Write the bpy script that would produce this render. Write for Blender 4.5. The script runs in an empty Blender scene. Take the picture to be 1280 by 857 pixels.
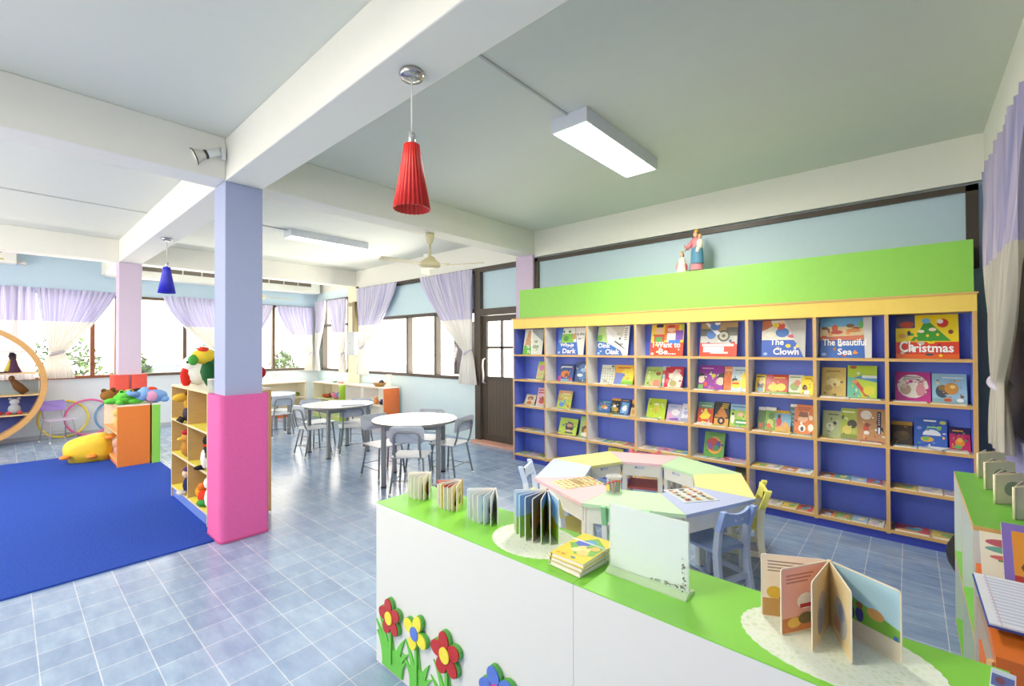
import bpy, bmesh, math, random
from mathutils import Matrix, Vector
R = math.radians
random.seed(7)
scene = bpy.context.scene
COL = scene.collection
TAU = math.tau

# ---------------------------------------------------------------- materials
def lin(h):
    h = h.lstrip('#')
    o = []
    for i in (0, 2, 4):
        c = int(h[i:i+2], 16) / 255
        o.append(c / 12.92 if c <= .04045 else ((c + .055) / 1.055) ** 2.4)
    return (*o, 1)
_mc = {}
def M(hexc, rough=.5, metal=0, noise=.06, scale=18, emit=0, bump=0, spec=.5):
    key = (hexc, rough, metal, noise, scale, emit, bump, spec)
    if key in _mc: return _mc[key]
    m = bpy.data.materials.new('paint_' + hexc.strip('#')); m.use_nodes = True
    nt = m.node_tree; b = nt.nodes['Principled BSDF']
    c = lin(hexc)
    b.inputs['Roughness'].default_value = rough; b.inputs['Metallic'].default_value = metal
    b.inputs['Specular IOR Level'].default_value = spec
    tc = nt.nodes.new('ShaderNodeTexCoord')
    nz = nt.nodes.new('ShaderNodeTexNoise'); nz.inputs['Scale'].default_value = scale; nz.inputs['Detail'].default_value = 3
    nt.links.new(tc.outputs['Object'], nz.inputs['Vector'])
    mx = nt.nodes.new('ShaderNodeMix'); mx.data_type = 'RGBA'
    mx.inputs[6].default_value = (*[v * (1 - noise) for v in c[:3]], 1)
    mx.inputs[7].default_value = (*[min(1, v * (1 + noise)) for v in c[:3]], 1)
    nt.links.new(nz.outputs['Fac'], mx.inputs[0]); nt.links.new(mx.outputs[2], b.inputs['Base Color'])
    if emit:
        b.inputs['Emission Color'].default_value = c; b.inputs['Emission Strength'].default_value = emit
    if bump:
        bp = nt.nodes.new('ShaderNodeBump'); bp.inputs['Strength'].default_value = bump; bp.inputs['Distance'].default_value = .01
        nt.links.new(nz.outputs['Fac'], bp.inputs['Height']); nt.links.new(bp.outputs[0], b.inputs['Normal'])
    _mc[key] = m
    return m

def wood(hexc, scale=6):
    key = ('wood', hexc)
    if key in _mc: return _mc[key]
    m = bpy.data.materials.new('wood_' + hexc.strip('#')); m.use_nodes = True
    nt = m.node_tree; b = nt.nodes['Principled BSDF']; b.inputs['Roughness'].default_value = .45
    c = lin(hexc)
    tc = nt.nodes.new('ShaderNodeTexCoord'); mp = nt.nodes.new('ShaderNodeMapping'); mp.inputs['Scale'].default_value = (1, 1, 9)
    wv = nt.nodes.new('ShaderNodeTexNoise'); wv.inputs['Scale'].default_value = scale; wv.inputs['Detail'].default_value = 5
    mx = nt.nodes.new('ShaderNodeMix'); mx.data_type = 'RGBA'
    mx.inputs[6].default_value = (*[v * .85 for v in c[:3]], 1); mx.inputs[7].default_value = (*[min(1, v * 1.12) for v in c[:3]], 1)
    nt.links.new(tc.outputs['Object'], mp.inputs[0]); nt.links.new(mp.outputs[0], wv.inputs['Vector'])
    nt.links.new(wv.outputs['Fac'], mx.inputs[0]); nt.links.new(mx.outputs[2], b.inputs['Base Color'])
    _mc[key] = m
    return m

def tile_mat():
    m = bpy.data.materials.new('blue_floor_tile'); m.use_nodes = True
    nt = m.node_tree; b = nt.nodes['Principled BSDF']
    tc = nt.nodes.new('ShaderNodeTexCoord'); mp = nt.nodes.new('ShaderNodeMapping')
    mp.inputs['Location'].default_value = (-.137 + .186 * 200, -.112 + .1855 * 100, 0)
    br = nt.nodes.new('ShaderNodeTexBrick'); br.offset = 0; br.squash = 1
    br.inputs['Scale'].default_value = 1; br.inputs['Brick Width'].default_value = .186; br.inputs['Row Height'].default_value = .1855
    br.inputs['Mortar Size'].default_value = .0026; br.inputs['Mortar Smooth'].default_value = .3; br.inputs['Bias'].default_value = 0
    br.inputs['Color1'].default_value = lin('#7a95b9'); br.inputs['Color2'].default_value = lin('#8ca7c6'); br.inputs['Mortar'].default_value = lin('#c3cbd8')
    nz = nt.nodes.new('ShaderNodeTexNoise'); nz.inputs['Scale'].default_value = 5; nz.inputs['Detail'].default_value = 6; nz.inputs['Roughness'].default_value = .65
    mp2 = nt.nodes.new('ShaderNodeMapping'); mp2.inputs['Scale'].default_value = (1, 2.5, 1)
    rp = nt.nodes.new('ShaderNodeValToRGB')
    rp.color_ramp.elements[0].position = .3; rp.color_ramp.elements[0].color = (.72, .74, .82, 1)
    rp.color_ramp.elements[1].position = .7; rp.color_ramp.elements[1].color = (1.18, 1.15, 1.1, 1)
    ml = nt.nodes.new('ShaderNodeMix'); ml.data_type = 'RGBA'; ml.blend_type = 'MULTIPLY'; ml.inputs[0].default_value = 1
    nt.links.new(tc.outputs['Object'], mp.inputs[0]); nt.links.new(mp.outputs[0], br.inputs['Vector'])
    nt.links.new(tc.outputs['Object'], mp2.inputs[0]); nt.links.new(mp2.outputs[0], nz.inputs['Vector'])
    nt.links.new(nz.outputs['Fac'], rp.inputs[0])
    nt.links.new(br.outputs['Color'], ml.inputs[6]); nt.links.new(rp.outputs[0], ml.inputs[7]); nt.links.new(ml.outputs[2], b.inputs['Base Color'])
    mr = nt.nodes.new('ShaderNodeMapRange'); mr.inputs[3].default_value = .13; mr.inputs[4].default_value = .32; b.inputs['Specular IOR Level'].default_value = 1.0
    nt.links.new(nz.outputs['Fac'], mr.inputs[0]); nt.links.new(mr.outputs[0], b.inputs['Roughness'])
    bp = nt.nodes.new('ShaderNodeBump'); bp.inputs['Strength'].default_value = .25; bp.inputs['Distance'].default_value = .002; bp.invert = True
    nt.links.new(br.outputs['Fac'], bp.inputs['Height']); nt.links.new(bp.outputs[0], b.inputs['Normal'])
    return m

def carpet_mat():
    m = M('#1d3f9e', .95, noise=.22, scale=60, bump=.6, spec=.1)
    return m

def glass_mat():
    m = bpy.data.materials.new('window_glass'); m.use_nodes = True
    nt = m.node_tree; nt.nodes.clear()
    o = nt.nodes.new('ShaderNodeOutputMaterial'); t = nt.nodes.new('ShaderNodeBsdfTransparent'); g = nt.nodes.new('ShaderNodeBsdfGlossy')
    g.inputs['Roughness'].default_value = .02
    nz = nt.nodes.new('ShaderNodeTexNoise'); nz.inputs['Scale'].default_value = 3
    mr = nt.nodes.new('ShaderNodeMapRange'); mr.inputs[3].default_value = .04; mr.inputs[4].default_value = .07
    mx = nt.nodes.new('ShaderNodeMixShader')
    nt.links.new(nz.outputs['Fac'], mr.inputs[0]); nt.links.new(mr.outputs[0], mx.inputs[0])
    nt.links.new(t.outputs[0], mx.inputs[1]); nt.links.new(g.outputs[0], mx.inputs[2]); nt.links.new(mx.outputs[0], o.inputs[0])
    return m

def clear_mat(tint, opac):
    m = bpy.data.materials.new('clear_plastic'); m.use_nodes = True
    nt = m.node_tree; b = nt.nodes['Principled BSDF']; o = nt.nodes['Material Output']
    b.inputs['Base Color'].default_value = lin(tint); b.inputs['Roughness'].default_value = .1
    nz = nt.nodes.new('ShaderNodeTexNoise'); nz.inputs['Scale'].default_value = 8
    mr = nt.nodes.new('ShaderNodeMapRange'); mr.inputs[3].default_value = opac * .95; mr.inputs[4].default_value = opac * 1.05
    t = nt.nodes.new('ShaderNodeBsdfTransparent'); mx = nt.nodes.new('ShaderNodeMixShader')
    nt.links.new(nz.outputs['Fac'], mr.inputs[0]); nt.links.new(mr.outputs[0], mx.inputs[0])
    nt.links.new(t.outputs[0], mx.inputs[1]); nt.links.new(b.outputs[0], mx.inputs[2]); nt.links.new(mx.outputs[0], o.inputs[0])
    return m

def fabric_mat(c1, c2, stripe=90, transl=.5, opac=1.0):
    m = bpy.data.materials.new('curtain_cloth'); m.use_nodes = True
    nt = m.node_tree; nt.nodes.clear()
    o = nt.nodes.new('ShaderNodeOutputMaterial'); d = nt.nodes.new('ShaderNodeBsdfDiffuse'); t = nt.nodes.new('ShaderNodeBsdfTranslucent')
    uv = nt.nodes.new('ShaderNodeUVMap'); mp = nt.nodes.new('ShaderNodeMapping'); mp.inputs['Scale'].default_value = (stripe, .6, 1)
    nz = nt.nodes.new('ShaderNodeTexNoise'); nz.inputs['Scale'].default_value = 1; nz.inputs['Detail'].default_value = 2
    rp = nt.nodes.new('ShaderNodeMix'); rp.data_type = 'RGBA'
    rp.inputs[6].default_value = lin(c1); rp.inputs[7].default_value = lin(c2)
    mr = nt.nodes.new('ShaderNodeMapRange'); mr.inputs[1].default_value = .35; mr.inputs[2].default_value = .65
    nt.links.new(uv.outputs[0], mp.inputs[0]); nt.links.new(mp.outputs[0], nz.inputs['Vector']); nt.links.new(nz.outputs['Fac'], mr.inputs[0])
    nt.links.new(mr.outputs[0], rp.inputs[0])
    nt.links.new(rp.outputs[2], d.inputs[0]); nt.links.new(rp.outputs[2], t.inputs[0])
    mx = nt.nodes.new('ShaderNodeMixShader'); mx.inputs[0].default_value = transl
    nt.links.new(d.outputs[0], mx.inputs[1]); nt.links.new(t.outputs[0], mx.inputs[2])
    tr = nt.nodes.new('ShaderNodeBsdfTransparent'); m2 = nt.nodes.new('ShaderNodeMixShader'); m2.inputs[0].default_value = opac
    nt.links.new(tr.outputs[0], m2.inputs[1]); nt.links.new(mx.outputs[0], m2.inputs[2]); nt.links.new(m2.outputs[0], o.inputs[0])
    return m

# ---------------------------------------------------------------- mesh builder
class MB:
    def __init__(s): s.v = []; s.f = []; s.fm = []; s.sm = []; s.mats = []
    def mi(s, m):
        if isinstance(m, str): m = M(m)
        if m not in s.mats: s.mats.append(m)
        return s.mats.index(m)
    def add(s, vs, fs, m, T=None, smooth=False):
        k = len(s.v)
        for v in vs:
            v = Vector(v)
            s.v.append(T @ v if T is not None else v)
        i = s.mi(m)
        for f in fs: s.f.append([k + q for q in f]); s.fm.append(i); s.sm.append(smooth)
        return s
    def box(s, x0, x1, y0, y1, z0, z1, m, T=None, front=None, top=None, right=None, left=None):
        vs = [(x0,y0,z0),(x1,y0,z0),(x1,y1,z0),(x0,y1,z0),(x0,y0,z1),(x1,y0,z1),(x1,y1,z1),(x0,y1,z1)]
        F = dict(bot=(3,2,1,0), top=(4,5,6,7), front=(0,1,5,4), right=(1,2,6,5), back=(2,3,7,6), left=(3,0,4,7))
        mm = dict(front=front, top=top, right=right, left=left)
        for n, f in F.items(): s.add([vs[q] for q in f], [(0,1,2,3)], mm.get(n) or m, T)
        return s
    def prism(s, poly, d0, d1, m, T=None, plane='xy', side=None):
        # poly in plane, extruded along the remaining axis from d0 to d1
        def P(a, b, d): return {'xy': (a,b,d), 'xz': (a,d,b), 'yz': (d,a,b)}[plane]
        n = len(poly)
        area = sum(poly[i][0]*poly[(i+1)%n][1]-poly[(i+1)%n][0]*poly[i][1] for i in range(n))
        if area < 0: poly = poly[::-1]
        vs = [P(a,b,d0) for a,b in poly] + [P(a,b,d1) for a,b in poly]
        fl = plane == 'xz'
        cap = [tuple(range(n))[::-1], tuple(range(n, 2*n))]
        sd = [(i, (i+1)%n, n+(i+1)%n, n+i) for i in range(n)]
        if fl: cap = [c[::-1] for c in cap]; sd = [c[::-1] for c in sd]
        s.add(vs, cap, m, T); s.add(vs, sd, side or m, T)
        return s
    def tube(s, pts, r, m, n=8, T=None, cap=True, smooth=True):
        pts = [Vector(p) for p in pts]; N = len(pts)
        rr = r if isinstance(r, (list, tuple)) else [r]*N
        vs = []; up = None
        for i, p in enumerate(pts):
            d = (pts[min(i+1,N-1)] - pts[max(i-1,0)]).normalized()
            if up is None:
                up = Vector((0,0,1)) if abs(d.z) < .9 else Vector((1,0,0))
            a = d.cross(up)
            if a.length < 1e-5: a = d.orthogonal()
            a.normalize(); up = a.cross(d).normalized()
            for k in range(n):
                t = TAU*k/n
                vs.append(p + (a*math.cos(t) + up*math.sin(t))*rr[i])
        fs = [(i*n+k, (i+1)*n+k, (i+1)*n+(k+1)%n, i*n+(k+1)%n) for i in range(N-1) for k in range(n)]
        s.add(vs, fs, m, T, smooth)
        if cap: s.add(vs, [tuple(range(n)), tuple(range((N-1)*n, N*n))[::-1]], m, T)
        return s
    def lathe(s, prof, m, n=20, T=None, flute=0, nfl=0, smooth=True):
        vs = []
        for r, z in prof:
            for k in range(n):
                t = TAU*k/n; q = r*(1 + flute*math.cos(nfl*t))
                vs.append((q*math.cos(t), q*math.sin(t), z))
        N = len(prof)
        fs = [(i*n+k, i*n+(k+1)%n, (i+1)*n+(k+1)%n, (i+1)*n+k) for i in range(N-1) for k in range(n)]
        s.add(vs, fs, m, T, smooth)
        return s
    def ell(s, c, r, m, T=None, n=12, rot=None, j=0):
        if not isinstance(r, (tuple, list)): r = (r,)*3
        vs = []; L = n//2
        for i in range(L+1):
            ph = math.pi*i/L
            for k in range(n):
                t = TAU*k/n
                w = 1 + j*math.sin(5*t+3*ph)
                v = Vector((r[0]*math.sin(ph)*math.cos(t)*w, r[1]*math.sin(ph)*math.sin(t)*w, r[2]*math.cos(ph)))
                if rot: v = Matrix.Rotation(rot[0], 3, rot[1]) @ v
                vs.append(v + Vector(c))
        fs = [(i*n+k, (i+1)*n+k, (i+1)*n+(k+1)%n, i*n+(k+1)%n) for i in range(L) for k in range(n)]
        s.add(vs, fs, m, T, True)
        return s
    def mesh(s, name):
        me = bpy.data.meshes.new(name)
        me.from_pydata([tuple(v) for v in s.v], [], s.f)
        for m in s.mats: me.materials.append(m)
        me.polygons.foreach_set('material_index', s.fm); me.polygons.foreach_set('use_smooth', s.sm)
        bm = bmesh.new(); bm.from_mesh(me); bmesh.ops.remove_doubles(bm, verts=bm.verts, dist=1e-5)
        bm.to_mesh(me); bm.free(); me.update()
        return me
    def build(s, name, parent=None, loc=None, rotz=0, bevel=0, rot=None):
        o = bpy.data.objects.new(name, s.mesh(name)); COL.objects.link(o)
        if parent is not None: o.parent = parent
        if loc is not None: o.location = loc
        if rotz: o.rotation_euler = (0, 0, rotz)
        if rot: o.rotation_euler = rot
        if bevel:
            b = o.modifiers.new('bevel', 'BEVEL'); b.width = bevel; b.segments = 2; b.limit_method = 'ANGLE'; b.angle_limit = R(50)
        return o
def tag(o, label=None, cat=None, group=None, kind=None):
    if label: o['label'] = label
    if cat: o['category'] = cat
    if group: o['group'] = group
    if kind: o['kind'] = kind
    return o
def thing(name, label, cat, loc=(0,0,0), rotz=0, group=None, rot=None):
    o = bpy.data.objects.new(name, None); COL.objects.link(o)
    o.empty_display_size = .1; o.location = loc; o.rotation_euler = rot or (0, 0, rotz)
    return tag(o, label, cat, group)
def struct(name, mb, label=None, **k):
    o = mb.build(name, **k); o['kind'] = 'structure'
    if label: o['label'] = label
    return o
def box(*a, **k): return MB().box(*a, **k)
def copy_tree(root, loc, rotz, label, group=None):
    r = root.copy(); COL.objects.link(r); r.location = loc; r.rotation_euler = (0, 0, rotz); r['label'] = label
    if group: r['group'] = group
    for c in list(root.children):
        d = c.copy(); COL.objects.link(d); d.parent = r
        for g in list(c.children):
            e = g.copy(); COL.objects.link(e); e.parent = d
    return r
def blade(x, y, h, w, lean, n=6):
    # a curved grass blade outline standing on (x, y)
    L, Rr = [], []
    for i in range(n+1):
        t = i/n; cx = x + lean*t*t; cy = y + h*t*(1-.15*abs(lean)/max(h,.01)*t); q = w*(1-t)**.7*.5
        L.append((cx-q, cy)); Rr.append((cx+q, cy))
    return L + Rr[-2::-1]
def ellipse(cx, cy, rx, ry, n=18, a=0):
    return [(cx + rx*math.cos(TAU*k/n)*math.cos(a) - ry*math.sin(TAU*k/n)*math.sin(a), cy + rx*math.cos(TAU*k/n)*math.sin(a) + ry*math.sin(TAU*k/n)*math.cos(a)) for k in range(n)]
def rrect(x0, y0, x1, y1, r, n=4):
    o = []
    for cx, cy, a0 in ((x1-r,y1-r,0),(x0+r,y1-r,90),(x0+r,y0+r,180),(x1-r,y0+r,270)):
        for k in range(n+1):
            a = R(a0 + 90*k/n); o.append((cx + r*math.cos(a), cy + r*math.sin(a)))
    return o

_txt = {}
def text_geo(t):
    if t in _txt: return _txt[t]
    cu = bpy.data.curves.new('t', 'FONT'); cu.body = t; cu.resolution_u = 2; cu.offset = .02
    ob = bpy.data.objects.new('t', cu); COL.objects.link(ob)
    dg = bpy.context.evaluated_depsgraph_get(); me = ob.evaluated_get(dg).to_mesh()
    vs = [(v.co.x, v.co.y) for v in me.vertices]; fs = [tuple(p.vertices) for p in me.polygons]
    ob.evaluated_get(dg).to_mesh_clear(); bpy.data.objects.remove(ob); bpy.data.curves.remove(cu)
    x0 = min(v[0] for v in vs); x1 = max(v[0] for v in vs); y0 = min(v[1] for v in vs); y1 = max(v[1] for v in vs)
    _txt[t] = ([((x-x0)/(x1-x0), (y-y0)/(y1-y0)) for x, y in vs], fs)
    return _txt[t]
def art(mb, w, h, items, T=None, eps=.0004, clip=True):
    # flat printed picture on the plane y=0, seen from -y; coordinates are fractions of the page
    T = T or Matrix()
    for k, it in enumerate(items):
        y = -eps*(1 + k*.35); kind = it[0]; c = it[-1]; m = M(c, .35) if isinstance(c, str) else c
        if kind == 'r': pts = [(it[1],it[2]),(it[3],it[2]),(it[3],it[4]),(it[1],it[4])]
        elif kind == 'e': pts = ellipse(*it[1:5], n=14)
        elif kind == 'p': pts = it[1]
        elif kind == 't':
            vs, fs = text_geo(it[1])
            mb.add([((it[2]+a*it[4])*w, y, (it[3]+b*it[5])*h) for a, b in vs], fs, m, T); continue
        elif kind == 's':
            x0, y0, x1, y1, n = it[1:6]
            for i in range(n):
                yy = y1-(y1-y0)*(i+.5)/n; e = x1-(x1-x0)*(.05+.25*((i*37)%5)/5); q = (y1-y0)/n*.22
                mb.add([(x0*w,y,(yy-q)*h),(e*w,y,(yy-q)*h),(e*w,y,(yy+q)*h),(x0*w,y,(yy+q)*h)], [(0,1,2,3)], m, T)
            continue
        if clip: pts = [(min(1,max(0,a)), min(1,max(0,b))) for a, b in pts]
        mb.add([(a*w, y, b*h) for a, b in pts], [tuple(range(len(pts)))], m, T)

# colours
WOODE = wood('#d9a860'); GREEN = M('#74c83c', .4); WHITE = M('#f0f0ee', .4); BLUEB = M('#536cdc', .5)
WOODL = wood('#d8b47a'); DARK = M('#3a2e22', .45, noise=.2); GRAYM = M('#8b9090', .35, .6); GLASS = glass_mat()
PAGE = M('#efe8d6', .6)

# ================================================================ SETTING
XL, XR, YB, YF, ZC, ZB = -10.75, .47, 5.03, -3.2, 3.13, 2.80
struct('floor', box(XL-.1, XR+.1, YF, YB+.15, -.05, 0, tile_mat()))
CEIL = M('#d6dacf', .8, noise=.02)
BEAMM = M('#ebe9dd', .7, noise=.02)
struct('ceiling', box(XL-.1, XR+.1, YF, YB+.15, ZC, ZC+.1, CEIL))
LB = M('#b9d5df', .7, noise=.03)
# back wall (behind the bookcase, door and round tables)
w = MB()
def wb(x0, x1, z0, z1, m=LB, y0=YB, y1=YB+.14): w.box(x0, x1, y0, y1, z0, z1, m)
SM = M('#d3e8ec', .7, noise=.03)
wb(XL, -10.5, 0, ZB, SM); wb(-10.5, -9.25, 0, .96, SM); wb(-10.5, -9.25, 2.62, ZB, SM); wb(-9.25, -8.72, 0, ZB, SM)
wb(-8.72, -5.2, 0, .96, SM); wb(-8.72, -5.2, 2.74, ZB); wb(-5.2, -5.12, 0, ZB, SM); wb(-5.12, -4.2, 2.74, ZB)
wb(-4.2, XR, 0, 2.1); wb(-4.2, XR, 2.1, ZB); wb(XL, XR, ZB, ZC, BEAMM)
struct('wall_back', w)
w = MB(); FW = M('#b4d0e0', .7, noise=.03); FW2 = M('#d9e4ea', .7, noise=.03)
for y0, y1, z0, z1, m in ((YF,YB,0,.98,FW2),(YF,-.9,.98,2.46,FW),(YF,YB,2.46,ZC,FW),(1.36,1.62,.98,2.46,FW2),(4.9,YB,.98,2.46,FW2)):
    w.box(XL-.14, XL, y0, y1, z0, z1, m)
struct('wall_left', w)
w = MB(); RW = M('#8f8fbd', .7, noise=.03)
w.box(XR, XR+.12, YF, YB, 0, .95, RW); w.box(XR, XR+.12, 4.45, YB, .95, ZB, RW); w.box(XR, XR+.12, YF, YB, ZB, ZC, BEAMM)
w.box(XR, XR+.12, 1.0, 4.45, 2.66, ZB, DARK); w.box(XR, XR+.12, YF, 1.6, .95, ZB, RW)
struct('wall_right', w)
w = MB(); FWM = M('#dfe6e6', .7, noise=.03)
w.box(XL-.14, XR+.12, YF-.14, YF, 0, .95, FWM).box(XL-.14, XR+.12, YF-.14, YF, 2.5, ZC, FWM)
for a, b in ((XL-.14, -9.6), (-6.9, -6.3), (-3.6, XR+.12)): w.box(a, b, YF-.14, YF, .95, 2.5, FWM)
struct('wall_front', w)
# beams
struct('beam', box(XL, XR, 1.13, 1.4, ZB, ZC, BEAMM), 'long white concrete beam running above the lilac and pink columns', bevel=.008)
struct('beam', box(-4.22, -3.96, YF, 1.13, ZB, ZC, BEAMM), bevel=.008)
struct('beam', box(-4.22, -3.96, 1.4, YB-.05, ZB, ZC, BEAMM), bevel=.008)
struct('beam', box(-9.12, -8.87, YF, 1.13, ZB, ZC, BEAMM), bevel=.008)
struct('beam', box(-9.12, -8.87, 1.4, YB-.05, ZB, ZC, BEAMM), bevel=.008)
struct('beam', box(-4.22+.26, XR, YB-.07, YB, 2.77, ZC, BEAMM))
struct('beam', box(-8.87, -4.22, YB-.05, YB, 2.76, ZC, BEAMM))
struct('beam', box(XR-.03, XR, 1.0, YB-.07, 2.77, ZC, BEAMM))
# bulkhead with the long slotted air vent
vent = thing('air_vent_duct', 'white boxed ceiling duct with long slotted grille above far windows', 'air vent', (-10.74, 1.15, 2.77))
box(0, .3, 0, 3.8, 0, .355, M('#eceee8', .6)).build('duct_box', vent, bevel=.02)
g = MB()
for i in range(10): g.box(.3, .306, .5+i*.31, .79+i*.31, .14, .22, M('#6b6258', .6))
g.build('grille', vent)
# columns
def column(name, x1, col, z0):
    struct(name, box(x1-.27, x1, 1.13, 1.4, z0, ZB, M(col, .6, noise=.03)), bevel=.006)
column('column', -3.97, '#9ba6ca', 0); column('column', -8.88, '#d0bcd2', 0)
struct('column', box(-9.2, -8.74, YB-.05, YB, 0, ZB, M('#f3e6c6', .6)), 'cream wall column carrying the electric box')
struct('column', box(-4.28, -3.97, YB-.1, YB, 0, ZB, M('#d3bcd6', .6)), 'pink wall column beside the door')
cp = thing('column_pad', 'pink padded fabric sleeve round the foot of the lilac column', 'padding', (-4.105, 1.265, 0))
MB().prism(rrect(-.178, -.178, .178, .178, .045), .003, 1.13, M('#e0559a', .85, noise=.08, scale=40, bump=.15)).build('sleeve', cp)
MB().prism(rrect(-.181, -.181, .181, .181, .046), .003, .02, M('#c2447f', .85)).build('hem', cp)
rp = thing('column_pad', 'red padded sleeve round the foot of the far pink column', 'padding', (-9.015, 1.265, 0))
for x0, x1, y0, y1 in ((-.19,.19,-.2,-.01),(-.19,.19,.01,.2)):
    MB().prism(rrect(x0, y0, x1, y1, .03), .012, 1.1, M('#e04a3c', .8, noise=.1)).build('sleeve', rp)

# windows of the far wall --------------------------------------------------
RB = wood('#8a4a26')
def window(n, mbf, panes, label):
    o = mbf.build('window_%d' % n); o['kind'] = 'structure'; o['label'] = label
    for p in panes: p.build('pane', o)
def far_window(n, y0, y1, mull, mat, label):
    f = MB(); x0, x1 = XL-.09, XL+.03; z0, z1 = .98, 2.46
    f.box(x0, x1, y0, y1, z0, z0+.05, mat); f.box(x0, x1, y0, y1, z1-.05, z1, mat)
    f.box(x0, x1, y0, y0+.05, z0, z1, mat); f.box(x0, x1, y1-.05, y1, z0, z1, mat)
    for m in mull: f.box(x0+.01, x1-.01, m-.03, m+.03, z0, z1, mat)
    window(n, f, [box(XL-.05, XL-.045, y0+.05, y1-.05, z0+.05, z1-.05, GLASS)], label)
far_window(1, -.9, 1.36, (.1, 1.02), RB, 'reddish brown framed window behind the moon shelf')
far_window(2, 1.62, 3.1, (2.36,), M('#54402e', .5), 'dark framed window between the pink and lilac columns')
far_window(3, 3.1, 4.9, (4.02,), M('#4a3826', .5), 'dark framed window in the far corner')
def back_window(n, x0, x1, z0, z1, mull, label, rails=(), fixed=None):
    f = MB(); y0, y1 = YB-.02, YB+.1
    f.box(x0, x1, y0, y1, z0, z0+.055, DARK); f.box(x0, x1, y0, y1, z1-.05, z1, DARK)
    f.box(x0, x0+.05, y0, y1, z0, z1, DARK); f.box(x1-.05, x1, y0, y1, z0, z1, DARK)
    for m in mull: f.box(m-.03, m+.03, y0+.01, y1, z0, fixed or z1, DARK)
    for r in rails: f.box(x0, x1, y0+.01, y1, r-.03, r+.03, DARK)
    window(n, f, [box(x0+.05, x1-.05, YB+.05, YB+.055, z0+.055, (fixed or z1)-.03, GLASS)], label)
    if fixed:
        box(x0+.05, x1-.05, YB+.03, YB+.045, fixed, z1-.05, M('#c3dfe8', .5)).build('upper_panel', bpy.data.objects['window_%d' % n])
back_window(4, -10.5, -9.25, .96, 2.62, (), 'small dark framed side window beside the cream column', (2.02,))
back_window(5, -8.72, -5.2, .96, 2.74, (-7.08, -6.25), 'wide dark framed window with pale blue upper panels behind the round tables', (2.08,), 2.08)
# casement sash almost closed outside; dark reflection painted into the pane colour
cs = thing('casement_sash', 'dark framed casement sash almost closed outside the wide window', 'window leaf', (-5.92, YB+.13, 1.03), R(6))
f = MB(); f.box(0, .62, 0, .04, 0, .05, DARK); f.box(0, .62, 0, .04, .85, .9, DARK); f.box(0, .05, 0, .04, 0, .9, DARK); f.box(.57, .62, 0, .04, 0, .9, DARK)
f.build('frame', cs); box(.05, .57, .018, .022, .05, .85, M('#6d6470', .1, noise=.4, scale=4)).build('pane', cs)

# framed blue transom above bookcase
t = MB(); z0, z1 = 2.1, 2.75
t.box(-3.97, .41, YB-.06, YB, z1-.05, z1, DARK); t.box(-3.97, -3.9, YB-.06, YB, z0, z1, DARK); t.box(.34, .41, YB-.06, YB, z0, z1, DARK)
t.box(-3.9, .34, YB-.03, YB, z0, z1-.05, M('#b5cdd9', .6, noise=.03))
struct('trim_1', t, 'long pale blue wall panel in a dark frame above the bookcase')
# door ---------------------------------------------------------------------
f = MB(); x0, x1 = -5.12, -4.28
f.box(-5.2, -5.08, YB-.05, YB+.12, 0, 2.76, DARK); f.box(-5.08, x1, YB-.05, YB+.12, 2.0, 2.1, DARK); f.box(-5.08, x1, YB-.05, YB+.12, 2.69, 2.76, DARK)
f.box(-5.08, x1, YB+.02, YB+.04, 2.1, 2.69, M('#bcd8e2', .6))
d = struct('door_1', f, 'dark brown door frame with a pale blue panel over the door')
DW = M('#4a3b2b', .5, noise=.25, scale=30)
l = MB(); y0, y1 = YB, YB+.04
l.box(-5.07, -4.98, y0, y1, .03, 1.99, DARK); l.box(-4.37, -4.28, y0, y1, .03, 1.99, DARK); l.box(-4.98, -4.37, y0, y1, 1.9, 1.99, DARK)
l.box(-4.98, -4.37, y0, y1, .98, 1.04, DARK); l.box(-4.98, -4.37, y0, y1, .03, .14, DARK); l.box(-4.98, -4.37, y0+.005, y1, 1.47, 1.51, DARK); l.box(-4.69, -4.65, y0+.005, y1, 1.04, 1.9, DARK)
for i in range(9): l.box(-4.978+i*.068, -4.916+i*.068, y0+.008, y1, .14, .98, DW)
l.build('door_leaf', d)
MB().box(-4.98, -4.37, YB+.02, YB+.024, 1.04, 1.9, GLASS).build('pane', d)
MB().tube([(-5.02,YB,.93),(-5.02,YB-.05,.95),(-5.0,YB-.06,1.05),(-5.02,YB-.06,1.2),(-5.02,YB-.05,1.3),(-5.02,YB,1.32)], .014, M('#e8e4dc', .3)).build('door_handle', d)
struct('trim_2', box(-5.2, -4.0, YB-.16, YB, 0, .035, M('#e2a58c', .5)), 'salmon tiled threshold at the door')
struct('baseboard_left', box(XL, XL+.015, YF, YB, 0, .07, M('#a9b3bd', .5)))

# outside ---------------------------------------------------------------------
struct('ground_outside', box(-30, 12, YB+.3, 26, -.3, -.2, M('#cfcfc8', .9))); struct('ground_beyond', box(-40, XL-.3, -14, 26, -.32, -.21, M('#d4d4cc', .9)))
bld = thing('outside_building', 'overexposed white building with dark slots seen through the corner window', 'building', (-19, 4, -.2))
box(-.3, 0, -1.5, 7, 0, 7, M('#ffffff', .8)).build('wall', bld)
sl = M('#b9b9c0', .8)
for r_ in range(4):
    for c in range(4): box(0, .02, .1+c*1.15, .8+c*1.15, 2.15+r_*.42, 2.28+r_*.42, sl).build('slot', bld)
box(0, .03, -1.4, .55, .4, 1.15, M('#5b616b', .6)).build('dark_opening', bld)
b2 = thing('neighbour_building', 'bright white building with grey ledge beyond the wide window', 'building', (-12, 12, -.2))
box(0, 8, 0, .3, 0, 6, M('#ffffff', .8)).build('wall', b2); box(0, 8, -.15, 0, 1.1, 1.35, M('#c6c9c4', .8)).build('ledge', b2)
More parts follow.
